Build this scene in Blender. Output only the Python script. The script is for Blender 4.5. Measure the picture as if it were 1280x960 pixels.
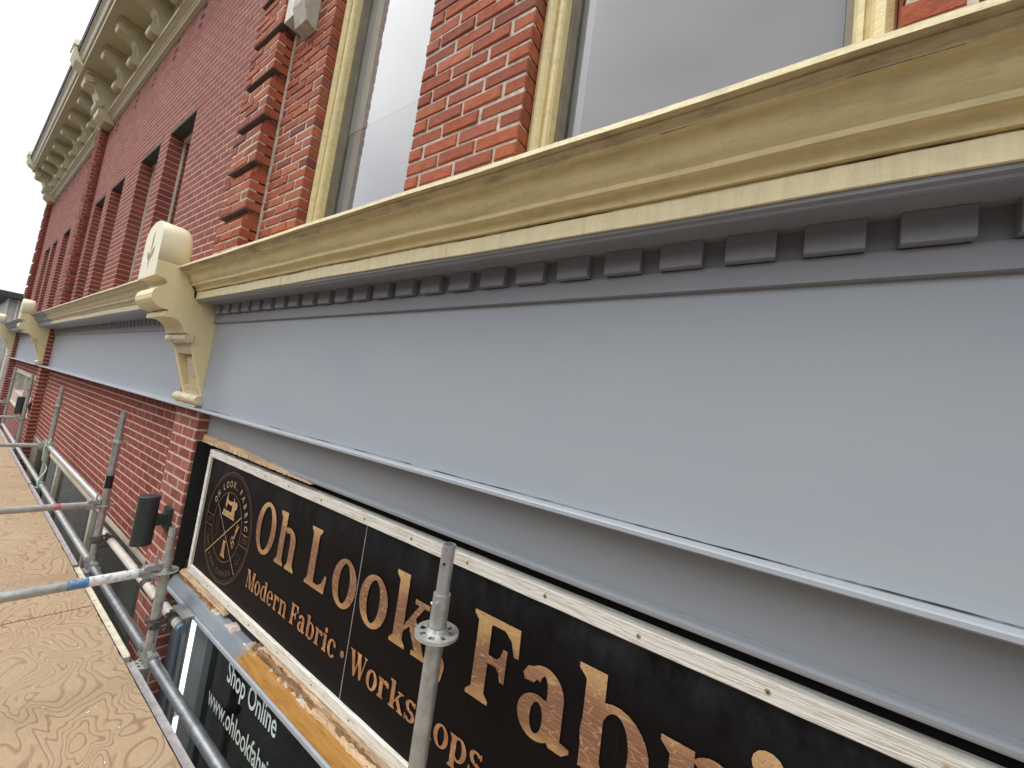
import bpy, bmesh, math, random
from mathutils import Vector, Matrix
random.seed(7)
for o in list(bpy.data.objects): bpy.data.objects.remove(o)
SC = bpy.context.scene
COL = SC.collection
PI = math.pi
Z0 = 3.9                      # camera height above the pavement; builders work relative to the eye

# ------------------------------------------------------------------ camera
cam_d = bpy.data.cameras.new('camera'); cam = bpy.data.objects.new('camera', cam_d); COL.objects.link(cam)
YAW, PITCH, ROLL, FPX = .62266, .083456, .136287, 503.16
Fv = Vector((-math.sin(YAW)*math.cos(PITCH), math.cos(YAW)*math.cos(PITCH), math.sin(PITCH)))
_r = Fv.cross(Vector((0, 0, 1))).normalized(); _u = _r.cross(Fv)
Rv = math.cos(ROLL)*_r + math.sin(ROLL)*_u; Uv = -math.sin(ROLL)*_r + math.cos(ROLL)*_u
m = Matrix((Rv, Uv, -Fv)).transposed().to_4x4(); m.translation = (0, 0, Z0)
cam.matrix_world = m
cam_d.sensor_width = 36; cam_d.lens = 36*FPX/1280; cam_d.clip_start = .02; cam_d.clip_end = 2000
SC.camera = cam

# ------------------------------------------------------------------ sky and sun
SUN_DIR = Vector((-.56, -.52, 1.08)).normalized()
w = bpy.data.worlds.new('World'); SC.world = w; w.use_nodes = True
nt = w.node_tree; nt.nodes.clear()
def N(nt, t, **k):
    n = nt.nodes.new(t)
    for a, b in k.items():
        if hasattr(n, a): setattr(n, a, b)
        else: n.inputs[a.replace('_', ' ')].default_value = b
    return n
sk = N(nt, 'ShaderNodeTexSky'); sk.sky_type = 'NISHITA'; sk.sun_disc = False
sk.sun_elevation = math.asin(SUN_DIR.z); sk.sun_rotation = math.atan2(SUN_DIR.x, SUN_DIR.y)
tc = N(nt, 'ShaderNodeTexCoord'); mp = N(nt, 'ShaderNodeMapping'); mp.inputs['Scale'].default_value = (1.0, 1.0, 2.6)
ns = N(nt, 'ShaderNodeTexNoise', Scale=1.3, Detail=3.0, Roughness=.42)
cr = N(nt, 'ShaderNodeValToRGB'); cr.color_ramp.elements[0].position = .34; cr.color_ramp.elements[0].color = (.58, .58, .58, 1); cr.color_ramp.elements[1].position = .56
mx = N(nt, 'ShaderNodeMix', data_type='RGBA'); mx.inputs[7].default_value = (12.6, 12.8, 13.1, 1)
bg = N(nt, 'ShaderNodeBackground', Strength=.080); wo = N(nt, 'ShaderNodeOutputWorld')
nt.links.new(tc.outputs['Generated'], mp.inputs[0]); nt.links.new(mp.outputs[0], ns.inputs['Vector']); nt.links.new(ns.outputs[0], cr.inputs[0])
sx = N(nt, 'ShaderNodeSeparateXYZ'); nt.links.new(tc.outputs['Generated'], sx.inputs[0])      # overcast: brightening smoothly to the zenith
zz = N(nt, 'ShaderNodeMath', operation='MULTIPLY_ADD', use_clamp=False); nt.links.new(sx.outputs[2], zz.inputs[0]); zz.inputs[1].default_value = 1.35; zz.inputs[2].default_value = .62
vm = N(nt, 'ShaderNodeVectorMath', operation='SCALE'); vm.inputs[0].default_value = (12.4, 12.6, 12.9); nt.links.new(zz.outputs[0], vm.inputs['Scale']); nt.links.new(vm.outputs[0], mx.inputs[7])
nt.links.new(cr.outputs[0], mx.inputs[0]); nt.links.new(sk.outputs[0], mx.inputs[6])
nt.links.new(mx.outputs[2], bg.inputs[0]); nt.links.new(bg.outputs[0], wo.inputs[0])
sd = bpy.data.lights.new('sun', 'SUN'); sd.energy = 1.05; sd.angle = math.radians(18); sd.color = (1, .965, .91)
sun = bpy.data.objects.new('sun', sd); COL.objects.link(sun)
sun.rotation_euler = SUN_DIR.to_track_quat('Z', 'Y').to_euler(); sun.location = (0, 0, 30)
SC.view_settings.view_transform = 'Standard'; SC.view_settings.look = 'None'; SC.view_settings.exposure = 0.72; SC.view_settings.gamma = 1

# ------------------------------------------------------------------ materials
MATS = {}
def ramp(nt, src, stops):
    r = N(nt, 'ShaderNodeValToRGB'); e = r.color_ramp.elements
    while len(e) < len(stops): e.new(.5)
    for i, (p, c) in enumerate(stops):
        e[i].position = p; e[i].color = (*c, 1) if len(c) == 3 else c
    nt.links.new(src, r.inputs[0]); return r.outputs[0]
def noise(nt, vec, scale, detail=4, rough=.55, dist=0):
    n = N(nt, 'ShaderNodeTexNoise', Scale=scale, Detail=detail, Roughness=rough, Distortion=dist)
    nt.links.new(vec, n.inputs['Vector']); return n.outputs[0]
def vmap(nt, src, sc=(1, 1, 1), loc=(0, 0, 0)):
    n = N(nt, 'ShaderNodeMapping'); n.inputs['Scale'].default_value = sc; n.inputs['Location'].default_value = loc
    nt.links.new(src, n.inputs[0]); return n.outputs[0]
def mixc(nt, fac, a, b, blend='MIX'):
    n = N(nt, 'ShaderNodeMix', data_type='RGBA', blend_type=blend)
    for i, v in ((0, fac), (6, a), (7, b)):
        if hasattr(v, 'links') or hasattr(v, 'is_linked'): nt.links.new(v, n.inputs[i])
        elif i == 0: n.inputs[0].default_value = v
        else: n.inputs[i].default_value = (*v, 1)
    return n.outputs[2]
def mth(nt, op, a, b=None, c=None, clamp=False):
    n = N(nt, 'ShaderNodeMath', operation=op, use_clamp=clamp)
    for i, v in enumerate((a, b, c)):
        if v is None: continue
        if isinstance(v, (int, float)): n.inputs[i].default_value = v
        else: nt.links.new(v, n.inputs[i])
    return n.outputs[0]
def base(name, rough=.6, metal=0, spec=.5):
    m = bpy.data.materials.new(name); m.use_nodes = True; nt = m.node_tree
    p = nt.nodes['Principled BSDF']; p.inputs['Roughness'].default_value = rough; p.inputs['Metallic'].default_value = metal
    p.inputs['Specular IOR Level'].default_value = spec
    g = N(nt, 'ShaderNodeNewGeometry'); MATS[name] = m
    return m, nt, p, g.outputs['Position']
def setc(nt, p, c):
    if isinstance(c, tuple): p.inputs['Base Color'].default_value = (*c, 1)
    else: nt.links.new(c, p.inputs['Base Color'])
def bump(nt, p, h, strength=.3, dist=.01):
    b = N(nt, 'ShaderNodeBump', Strength=strength, Distance=dist)
    nt.links.new(h, b.inputs['Height']); nt.links.new(b.outputs[0], p.inputs['Normal'])
def sep(nt, v):
    s = N(nt, 'ShaderNodeSeparateXYZ'); nt.links.new(v, s.inputs[0]); return s.outputs

def plain(name, c, rough=.6, metal=0, var=.15, scale=12, bmp=.15, bscale=60, spec=.5, st=(1, 1, 1)):
    m, nt, p, pos = base(name, rough, metal, spec)
    v = vmap(nt, pos, st)
    n = noise(nt, v, scale, 5)
    lo = tuple(x*(1-var) for x in c); hi = tuple(min(1, x*(1+var)) for x in c)
    setc(nt, p, ramp(nt, n, [(.3, lo), (.7, hi)]))
    if bmp: bump(nt, p, noise(nt, v, bscale, 4), bmp, .004)
    return m

# painted grey timber, with faint brush marks and patchy recoating
m, nt, p, pos = base('grey_paint', .42, 0, .35)
v1 = vmap(nt, pos, (1.0, 1, 3.0)); v2 = vmap(nt, pos, (3, 3, 110))
c1 = ramp(nt, noise(nt, v1, 1.7, 5, .6), [(.30, (.315, .342, .380)), (.5, (.338, .366, .394)), (.66, (.350, .385, .390))])
c2 = mixc(nt, .5, c1, ramp(nt, noise(nt, v2, 2.0, 3), [(.3, (.325, .35, .385)), (.7, (.345, .372, .405))]))
spk = ramp(nt, noise(nt, pos, 42, 3), [(.74, (0, 0, 0)), (.80, (1, 1, 1))])
c3 = mixc(nt, mth(nt, 'MULTIPLY', spk, .35), c2, (.24, .25, .27)); setc(nt, p, c3)
bump(nt, p, mth(nt, 'ADD', noise(nt, v2, 2.5, 3), mth(nt, 'MULTIPLY', noise(nt, pos, 5, 3), 2.0)), .06, .002)

# cream gloss paint
def cream(name, c, streak, dirt, grey=False):
    m, nt, p, pos = base(name, .45, 0, .4)
    vz = vmap(nt, pos, (17, 17, 1.6)); vx = vmap(nt, pos, (2.0, 9, 9))
    a = ramp(nt, noise(nt, vz, 2.4, 7, .72), [(.44, (0, 0, 0)), (.80, (1, 1, 1))])
    b = ramp(nt, noise(nt, vx, 3.5, 6, .7), [(.48, (0, 0, 0)), (.78, (1, 1, 1))])
    cc = mixc(nt, mth(nt, 'MULTIPLY', a, streak), c, tuple(x*.55 for x in c))
    cc = mixc(nt, mth(nt, 'MULTIPLY', b, dirt), cc, (.17, .125, .065))
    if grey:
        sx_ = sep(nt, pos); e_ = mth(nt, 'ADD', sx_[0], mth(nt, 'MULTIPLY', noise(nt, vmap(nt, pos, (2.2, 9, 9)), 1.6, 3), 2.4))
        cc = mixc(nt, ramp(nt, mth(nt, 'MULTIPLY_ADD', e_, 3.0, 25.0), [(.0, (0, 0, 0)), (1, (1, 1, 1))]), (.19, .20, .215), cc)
    fl = ramp(nt, noise(nt, pos, 30, 6, .75), [(.70, (0, 0, 0)), (.74, (1, 1, 1))])
    cc = mixc(nt, mth(nt, 'MULTIPLY', fl, .5), cc, (.30, .24, .14)); setc(nt, p, cc)
    bump(nt, p, mth(nt, 'ADD', noise(nt, vx, 9, 5), noise(nt, pos, 70, 3)), .4, .0035)
    return m
cream('cream_paint', (.70, .585, .295), .26, .42)
cream('cream_dirty', (.58, .47, .26), .35, 1.0)
cream('cream_band', (.82, .72, .43), .60, .14)
cream('cream_bracket', (.72, .62, .345), .10, .12)
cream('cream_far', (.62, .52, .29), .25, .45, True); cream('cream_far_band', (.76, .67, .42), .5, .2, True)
cream('cream_head', (.76, .70, .50), .10, .08)
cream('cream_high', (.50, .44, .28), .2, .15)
cream('cream_flaked', (.66, .58, .38), .9, .9)

def brickmat(name, cols, grime, gcol, bs=.7):
    m, nt, p, pos = base(name, .85, 0, .25)
    at = N(nt, 'ShaderNodeAttribute', attribute_name='rnd'); oi = N(nt, 'ShaderNodeObjectInfo')
    r = mth(nt, 'FRACT', mth(nt, 'ADD', at.outputs['Fac'], oi.outputs['Random']))
    k = len(cols); rp = ramp(nt, r, [(i/(k-1), c) for i, c in enumerate(cols)])
    n1 = noise(nt, pos, 26, 6, .7)
    c = mixc(nt, .40, rp, ramp(nt, n1, [(.25, (.16, .14, .14)), (.5, (.5, .5, .5)), (.78, (.78, .74, .70))]), 'OVERLAY')
    g = ramp(nt, noise(nt, pos, 7, 6, .75), [(.50, (0, 0, 0)), (.72, (1, 1, 1))])
    c = mixc(nt, mth(nt, 'MULTIPLY', g, grime), c, gcol)
    pit = ramp(nt, noise(nt, pos, 85, 2), [(.24, (1, 1, 1)), (.30, (0, 0, 0))])
    c = mixc(nt, mth(nt, 'MULTIPLY', pit, .8), c, (.06, .035, .03)); setc(nt, p, c)
    h = mth(nt, 'ADD', noise(nt, pos, 120, 4, .7), mth(nt, 'MULTIPLY', noise(nt, pos, 22, 3), 1.6))
    bump(nt, p, h, bs, .005)
brickmat('brick_old', [(.29, .070, .034), (.38, .100, .044), (.24, .058, .034), (.41, .125, .058), (.32, .080, .038), (.18, .048, .036), (.36, .11, .062)], .16, (.36, .22, .15))
brickmat('brick_red', [(.225, .050, .034), (.26, .060, .040), (.19, .044, .033), (.245, .066, .046), (.21, .048, .033)], .12, (.32, .20, .17), .4)
brickmat('brick_pale', [(.25, .070, .048), (.30, .10, .07), (.21, .05, .036), (.32, .125, .09), (.25, .06, .042)], .42, (.42, .28, .22), .5)
plain('mortar_old', (.50, .435, .36), .95, var=.30, scale=30, bmp=.9, bscale=160, spec=.1)
plain('mortar_red', (.56, .435, .37), .95, var=.15, scale=20, bmp=.5, bscale=160, spec=.1)
plain('stone', (.44, .41, .34), .9, var=.2, scale=18, bmp=.6, bscale=120)
plain('sandy_white', (.60, .58, .50), .9, var=.2, scale=18, bmp=.6, bscale=120)

# galvanised tube
def steel(name, c, var, metal, rough, spots=0.0, scol=(.5, .47, .42)):
    m, nt, p, pos = base(name, rough, metal)
    n1 = noise(nt, pos, 22, 6, .7); c1 = ramp(nt, n1, [(.28, tuple(x*(1-var) for x in c)), (.72, tuple(min(1, x*(1+var)) for x in c))])
    sp = ramp(nt, noise(nt, pos, 48, 4, .7), [(.56, (0, 0, 0)), (.66, (1, 1, 1))])
    setc(nt, p, mixc(nt, mth(nt, 'MULTIPLY', sp, spots), c1, scol))
    nt.links.new(mth(nt, 'ADD', mth(nt, 'MULTIPLY', n1, .25), rough-.1), p.inputs['Roughness'])
    bump(nt, p, noise(nt, pos, 140, 3), .25, .002)
steel('galvanised', (.40, .41, .40), .28, .65, .42, .35, (.30, .27, .22))
steel('galvanised_worn', (.36, .355, .33), .3, .35, .55, .6, (.50, .45, .36))
steel('galvanised_bright', (.60, .61, .60), .2, .75, .34, .2)
steel('ledger_steel', (.25, .26, .27), .3, .7, .38, .3, (.42, .42, .42))
steel('tube_cream', (.52, .49, .43), .2, .1, .55, .4, (.36, .31, .24))
steel('aluminium', (.52, .50, .50), .2, .7, .45, .5, (.62, .60, .58))
steel('dark_iron', (.10, .09, .085), .4, .5, .55, .4, (.22, .19, .15))
steel('blue_band', (.10, .17, .24), .3, .0, .55, 1.0, (.36, .38, .38))
steel('white_scuffed', (.60, .60, .57), .2, .1, .6, .75, (.30, .30, .29))
def scuffed(name, c):
    m, nt, p, pos = base(name, .5, .2)
    mk = ramp(nt, noise(nt, pos, 60, 5, .7), [(.40, (0, 0, 0)), (.47, (1, 1, 1))])
    mk2 = ramp(nt, noise(nt, pos, 18, 3), [(.30, (0, 0, 0)), (.40, (1, 1, 1))])
    setc(nt, p, mixc(nt, mth(nt, 'MULTIPLY', mk, mk2), (.42, .43, .42), c))
scuffed('blue_scuff', (.08, .22, .42)); scuffed('red_scuff', (.48, .12, .11)); scuffed('white_scuff', (.78, .78, .76))
plain('wood_raw', (.56, .40, .25), .85, var=.35, scale=16, bmp=.8, bscale=60, st=(.3, 3, 3))
plain('carved_shade', (.30, .24, .14), .8, var=.3, scale=30)
plain('soot_shade', (.085, .055, .042), .9, var=.4, scale=30)
plain('rusty', (.46, .33, .20), .8, var=.45, scale=90)
plain('flake', (.50, .42, .36), .85, var=.3, scale=60, bmp=.6)
plain('crack', (.015, .013, .012), .95, var=.2, bmp=0)
plain('lamp_black', (.022, .028, .030), .55, var=.2, bmp=.1)
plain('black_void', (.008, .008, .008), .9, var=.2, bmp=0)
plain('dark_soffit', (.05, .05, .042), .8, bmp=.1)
plain('window_cream', (.62, .57, .44), .5, var=.15)
plain('blind_white', (.86, .84, .80), .7, var=.03, scale=3, bmp=0)
plain('blind_grey', (.36, .34, .335), .8, var=.05, scale=3, bmp=0)
plain('blind_pale', (.72, .71, .70), .7, var=.04, scale=3, bmp=0)
plain('blind_mid', (.78, .765, .76), .7, var=.03, scale=3, bmp=0)
plain('pure_white', (.85, .86, .86), .35, var=.03, bmp=0)
plain('pvc_grey', (.20, .23, .235), .4, var=.1, bmp=.05)
plain('post_bluegrey', (.13, .165, .195), .5, var=.15)
plain('vinyl_white', (.70, .80, .74), .5, var=.15, scale=40, bmp=0)
plain('asphalt', (.055, .055, .057), .9, var=.3, scale=30, bmp=.6)
plain('concrete', (.17, .165, .155), .9, var=.2, scale=6, bmp=.4)
plain('road_paint', (.70, .70, .66), .7, var=.15)
plain('roof_black', (.025, .027, .030), .7, var=.2)
plain('siding', (.34, .33, .30), .7, var=.2, scale=3)
plain('green_cord', (.42, .68, .52), .5, var=.15, bmp=0)
plain('green_box', (.02, .06, .022), .5)
plain('grey_trim', (.235, .244, .266), .45, var=.06, scale=5, bmp=.1)
plain('sash_olive', (.19, .17, .12), .5, var=.2)
plain('sill_lip', (.30, .33, .37), .5, var=.1)
plain('sticker_black', (.01, .01, .01), .4, bmp=0)
plain('red_tape', (.50, .10, .09), .5, var=.3, scale=60)

# white-washed fir frame with rings of grain and rusty nail stains
m, nt, p, pos = base('whitewood', .7, 0, .3)
v = vmap(nt, pos, (1.3, 34, 34)); n1 = noise(nt, v, 3.4, 3, .55, .15)
g = mth(nt, 'SINE', mth(nt, 'MULTIPLY', n1, 30)); gr = ramp(nt, mth(nt, 'MULTIPLY_ADD', g, .5, .5), [(.0, (.50, .45, .35)), (.18, (.66, .625, .54)), (.5, (.735, .715, .64))])
setc(nt, p, mixc(nt, mth(nt, 'MULTIPLY', ramp(nt, noise(nt, pos, 12, 5, .7), [(.45, (0, 0, 0)), (.7, (1, 1, 1))]), .30), gr, (.80, .79, .74)))
bump(nt, p, g, .35, .002)
# weathered bare timber
m, nt, p, pos = base('bare_wood', .85, 0, .2)
v = vmap(nt, pos, (3, 40, 40)); n1 = noise(nt, v, 2.2, 6, .7, .6)
c = ramp(nt, n1, [(.30, (.05, .028, .015)), (.44, (.19, .11, .055)), (.58, (.36, .225, .115)), (.75, (.46, .36, .24))])
pt = ramp(nt, noise(nt, pos, 24, 5, .7), [(.62, (0, 0, 0)), (.64, (1, 1, 1))]); setc(nt, p, mixc(nt, mth(nt, 'MULTIPLY', pt, .7), c, (.55, .52, .46)))
bump(nt, p, n1, .9, .006)
# sill: grey paint stripped back to ochre primer to the right of the shop post
m, nt, p, pos = base('sill_paint', .6, 0, .3)
s = sep(nt, pos); e = mth(nt, 'ADD', s[0], mth(nt, 'MULTIPLY', noise(nt, pos, 16, 5, .7), .30))
mask = ramp(nt, mth(nt, 'MULTIPLY_ADD', e, 14, 27.5), [(.0, (0, 0, 0)), (1, (1, 1, 1))])
v = vmap(nt, pos, (2.5, 20, 20))
och = ramp(nt, noise(nt, v, 3, 6, .7), [(.3, (.22, .10, .022)), (.5, (.34, .165, .035)), (.72, (.40, .22, .075))])
bl = ramp(nt, noise(nt, pos, 14, 3), [(.66, (0, 0, 0)), (.70, (1, 1, 1))]); och = mixc(nt, mth(nt, 'MULTIPLY', bl, .6), och, (.27, .27, .27))
gry = ramp(nt, noise(nt, pos, 3, 4), [(.3, (.17, .20, .235)), (.7, (.22, .25, .28))]); setc(nt, p, mixc(nt, mask, gry, och)); bump(nt, p, noise(nt, pos, 50, 4), .3, .003)
# sign board: black print, hazed and scuffed towards its top edge
m, nt, p, pos = base('sign_black', .5, 0, .10)
s = sep(nt, pos); t = mth(nt, 'MULTIPLY_ADD', s[2], 6.0, -6.0*(Z0-.66), clamp=True)
hz = mth(nt, 'MULTIPLY', t, ramp(nt, noise(nt, vmap(nt, pos, (1, 1, .6)), 9, 6, .75), [(.38, (0, 0, 0)), (.72, (1, 1, 1))]))
c = mixc(nt, mth(nt, 'MULTIPLY', hz, .55), (.005, .004, .0043), (.045, .052, .062))
sc = ramp(nt, noise(nt, vmap(nt, pos, (30, 30, 1.2)), 4, 3), [(.74, (0, 0, 0)), (.80, (1, 1, 1))]); setc(nt, p, mixc(nt, mth(nt, 'MULTIPLY', sc, .10), c, (.12, .12, .12)))
bump(nt, p, noise(nt, pos, 35, 4), .12, .002)
# copper print with pale crackle
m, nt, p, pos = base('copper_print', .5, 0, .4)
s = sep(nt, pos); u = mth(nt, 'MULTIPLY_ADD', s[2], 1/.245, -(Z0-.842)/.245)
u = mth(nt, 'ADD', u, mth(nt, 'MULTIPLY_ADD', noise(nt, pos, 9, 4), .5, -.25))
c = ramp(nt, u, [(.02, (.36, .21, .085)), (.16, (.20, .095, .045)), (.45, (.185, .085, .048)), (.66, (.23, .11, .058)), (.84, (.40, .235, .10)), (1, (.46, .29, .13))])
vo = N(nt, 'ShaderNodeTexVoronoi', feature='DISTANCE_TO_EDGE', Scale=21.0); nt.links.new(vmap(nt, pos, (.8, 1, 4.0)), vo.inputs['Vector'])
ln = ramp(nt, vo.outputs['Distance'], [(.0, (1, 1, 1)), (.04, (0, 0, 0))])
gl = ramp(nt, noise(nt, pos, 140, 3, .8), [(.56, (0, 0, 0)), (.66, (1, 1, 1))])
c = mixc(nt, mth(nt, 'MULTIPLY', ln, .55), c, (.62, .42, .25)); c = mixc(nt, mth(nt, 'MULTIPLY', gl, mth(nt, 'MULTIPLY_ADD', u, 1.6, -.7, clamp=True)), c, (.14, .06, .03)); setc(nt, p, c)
m, nt, p, pos = base('copper_small', .5, 0, .4)
c = ramp(nt, noise(nt, pos, 26, 4, .7), [(.3, (.20, .085, .04)), (.55, (.36, .17, .075)), (.75, (.62, .40, .2))]); setc(nt, p, c)
plain('copper_dim', (.07, .036, .022), .5, var=.4, scale=20, bmp=0)
plain('copper_line', (.17, .085, .045), .5, var=.3, scale=20, bmp=0)
plain('gold_print', (.40, .26, .125), .5, var=.3, scale=50, bmp=0)
# plywood: contour bands of a stretched noise field, as rotary-cut veneer shows
m, nt, p, pos = base('plywood', .72, 0, .25)
oi = N(nt, 'ShaderNodeObjectInfo'); cm = N(nt, 'ShaderNodeCombineXYZ')
nt.links.new(mth(nt, 'MULTIPLY', oi.outputs['Random'], 40), cm.inputs[0]); nt.links.new(mth(nt, 'MULTIPLY', oi.outputs['Random'], 17), cm.inputs[1])
ad = N(nt, 'ShaderNodeVectorMath', operation='ADD'); nt.links.new(pos, ad.inputs[0]); nt.links.new(cm.outputs[0], ad.inputs[1])
v = vmap(nt, ad.outputs[0], (2.5, 4.6, 1)); n1 = noise(nt, v, .95, 2.0, .40, .6)
g = mth(nt, 'MULTIPLY_ADD', mth(nt, 'SINE', mth(nt, 'MULTIPLY', n1, 125)), .5, .5)
c = ramp(nt, g, [(0, (.215, .135, .075)), (.13, (.30, .205, .12)), (.42, (.40, .295, .182)), (1, (.37, .265, .16))])
c = mixc(nt, mth(nt, 'MULTIPLY', ramp(nt, noise(nt, ad.outputs[0], 2.2, 5, .6), [(.40, (0, 0, 0)), (.7, (1, 1, 1))]), .35), c, (.42, .33, .24))
kn = N(nt, 'ShaderNodeTexVoronoi', feature='F1', Scale=3.2); nt.links.new(vmap(nt, ad.outputs[0], (1, 1.6, 1)), kn.inputs['Vector'])
c = mixc(nt, mth(nt, 'MULTIPLY', ramp(nt, kn.outputs['Distance'], [(.025, (1, 1, 1)), (.06, (0, 0, 0))]), .75), c, (.12, .06, .03))
fb = noise(nt, vmap(nt, ad.outputs[0], (6, 90, 1)), 3, 3); c = mixc(nt, .22, c, ramp(nt, fb, [(.3, (.24, .16, .10)), (.7, (.50, .37, .25))]), 'MIX')
setc(nt, p, c); bump(nt, p, mth(nt, 'ADD', g, fb), .25, .002)
# glass
m = bpy.data.materials.new('glass'); m.use_nodes = True; nt = m.node_tree; nt.nodes.clear(); MATS['glass'] = m
fr = N(nt, 'ShaderNodeFresnel', IOR=1.52); tr = N(nt, 'ShaderNodeBsdfTransparent'); gs = N(nt, 'ShaderNodeBsdfGlossy', Roughness=.015)
tr.inputs[0].default_value = (.95, .955, .95, 1); mxs = N(nt, 'ShaderNodeMixShader'); out = N(nt, 'ShaderNodeOutputMaterial')
nt.links.new(mth(nt, 'MULTIPLY', fr.outputs[0], 2.5, clamp=True), mxs.inputs[0]); nt.links.new(tr.outputs[0], mxs.inputs[1]); nt.links.new(gs.outputs[0], mxs.inputs[2]); nt.links.new(mxs.outputs[0], out.inputs[0])

mg = MATS['glass'].copy(); mg.name = 'glass_low'; MATS['glass_low'] = mg
for n in mg.node_tree.nodes:
    if n.type == 'MATH': n.inputs[1].default_value = .7
    if n.type == 'BSDF_TRANSPARENT': n.inputs[0].default_value = (.62, .66, .64, 1)
m = bpy.data.materials.new('lit_strip'); m.use_nodes = True; p = m.node_tree.nodes['Principled BSDF']; p.inputs['Emission Color'].default_value = (1, 1, 1, 1); p.inputs['Emission Strength'].default_value = 1.0; MATS['lit_strip'] = m
# ------------------------------------------------------------------ mesh kit (eye-relative metres)
class MB:
    def __init__(s): s.v = []; s.f = []; s.mi = []; s.sm = []; s.rnd = []; s.cm = 0; s.cr = 0.0
    def add(s, vs, fs, smooth=False):
        k = len(s.v); s.v += [tuple(v) for v in vs]
        for f in fs: s.f.append(tuple(k+i for i in f)); s.mi.append(s.cm); s.sm.append(smooth); s.rnd.append(s.cr)
        return s
    def box(s, x0, x1, y0, y1, z0, z1):
        if x0 > x1: x0, x1 = x1, x0
        if y0 > y1: y0, y1 = y1, y0
        if z0 > z1: z0, z1 = z1, z0
        return s.add([(x0,y0,z0),(x1,y0,z0),(x1,y1,z0),(x0,y1,z0),(x0,y0,z1),(x1,y0,z1),(x1,y1,z1),(x0,y1,z1)],
                     [(0,3,2,1),(4,5,6,7),(0,1,5,4),(1,2,6,5),(2,3,7,6),(3,0,4,7)])
    def prism(s, prof, x0, x1, cap=True):          # (y,z) outline swept along x
        n = len(prof); vs = [(x0, y, z) for y, z in prof] + [(x1, y, z) for y, z in prof]
        fs = [(i, (i+1) % n, n+(i+1) % n, n+i) for i in range(n)]
        if cap: fs += [tuple(range(n-1, -1, -1)), tuple(range(n, 2*n))]
        return s.add(vs, fs)
    def prismy(s, prof, y0, y1):                    # (x,z) outline swept along y
        n = len(prof); vs = [(x, y0, z) for x, z in prof] + [(x, y1, z) for x, z in prof]
        return s.add(vs, [(i, (i+1) % n, n+(i+1) % n, n+i) for i in range(n)] + [tuple(range(n-1, -1, -1)), tuple(range(n, 2*n))])
    def flat(s, poly, y): return s.add([(x, y, z) for x, z in poly], [tuple(range(len(poly)))])
    def tube(s, a, b, r, n=20, r2=None, cap=True, hollow=0):
        a = Vector(a); b = Vector(b); d = (b-a).normalized(); r2 = r if r2 is None else r2
        e = d.orthogonal().normalized(); g = d.cross(e)
        C = [(math.cos(2*PI*i/n), math.sin(2*PI*i/n)) for i in range(n)]
        s.add([a+r*(c*e+q*g) for c, q in C]+[b+r2*(c*e+q*g) for c, q in C], [(i, (i+1) % n, n+(i+1) % n, n+i) for i in range(n)], True)
        if cap and not hollow:
            s.add([a+r*(c*e+q*g) for c, q in C], [tuple(range(n-1, -1, -1))]); s.add([b+r2*(c*e+q*g) for c, q in C], [tuple(range(n))])
        if hollow:
            ri = r2-hollow
            s.add([a+r*(c*e+q*g) for c, q in C], [tuple(range(n-1, -1, -1))])
            s.add([b+r2*(c*e+q*g) for c, q in C]+[b+ri*(c*e+q*g) for c, q in C]+[b-d*.06+ri*(c*e+q*g) for c, q in C],
                  [(i, (i+1) % n, n+(i+1) % n, n+i) for i in range(n)]+[(n+i, n+(i+1) % n, 2*n+(i+1) % n, 2*n+i) for i in range(n)]+[tuple(range(2*n, 3*n))])
        return s
PAR = {}                                             # absolute eye-relative location of every parent
def top(o): o.location.z += Z0
def link(name, mb, mats, parent=None, origin=None, label=None):
    if isinstance(mats, str): mats = [mats]
    xs = list(zip(*mb.v))
    if origin is None: origin = ((min(xs[0])+max(xs[0]))/2, (min(xs[1])+max(xs[1]))/2, min(xs[2]))
    O = Vector(origin)
    me = bpy.data.meshes.new(name); me.from_pydata([tuple(Vector(v)-O) for v in mb.v], [], mb.f)
    for k in mats: me.materials.append(MATS[k])
    me.polygons.foreach_set('material_index', mb.mi); me.polygons.foreach_set('use_smooth', mb.sm)
    if any(mb.rnd):
        a = me.attributes.new('rnd', 'FLOAT', 'FACE'); a.data.foreach_set('value', mb.rnd)
    bm = bmesh.new(); bm.from_mesh(me); bmesh.ops.recalc_face_normals(bm, faces=bm.faces) if name not in NOFIX else None; bm.to_mesh(me); bm.free()
    me.update()
    o = bpy.data.objects.new(name, me); COL.objects.link(o); PAR[o.name] = O
    if parent: o.parent = parent; o.location = O-PAR[parent.name]
    else: o.location = O; top(o)
    if label: o['label'] = label
    return o
NOFIX = set()
def thing(name, label, cat, loc, group=None):
    o = bpy.data.objects.new(name, None); COL.objects.link(o); o.empty_display_size = .2
    o.location = loc; PAR[o.name] = Vector(loc); top(o); o['label'] = label; o['category'] = cat
    if group: o['group'] = group
    return o
def tag(o, label, cat, group=None):
    o['label'] = label; o['category'] = cat
    if group: o['group'] = group
def structure(o, label=None): o['kind'] = 'structure'; return o
def dup(o, parent, dloc=(0, 0, 0), newpar=None):     # copy a part (and its sub-parts)
    c = o.copy(); COL.objects.link(c); c.parent = parent
    PAR[c.name] = PAR[o.name]+Vector(dloc); c.location = PAR[c.name]-PAR[parent.name]
    for ch in [q for q in bpy.data.objects if q.parent == o]: dup(ch, c, dloc)
    return c
def px(p):                                           # where a point falls in the picture (1280 wide), for ranking only
    p = Vector(p); d = p.dot(Fv)
    if d < .05: return None
    return 640+FPX*p.dot(Rv)/d, 480-FPX*p.dot(Uv)/d

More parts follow.
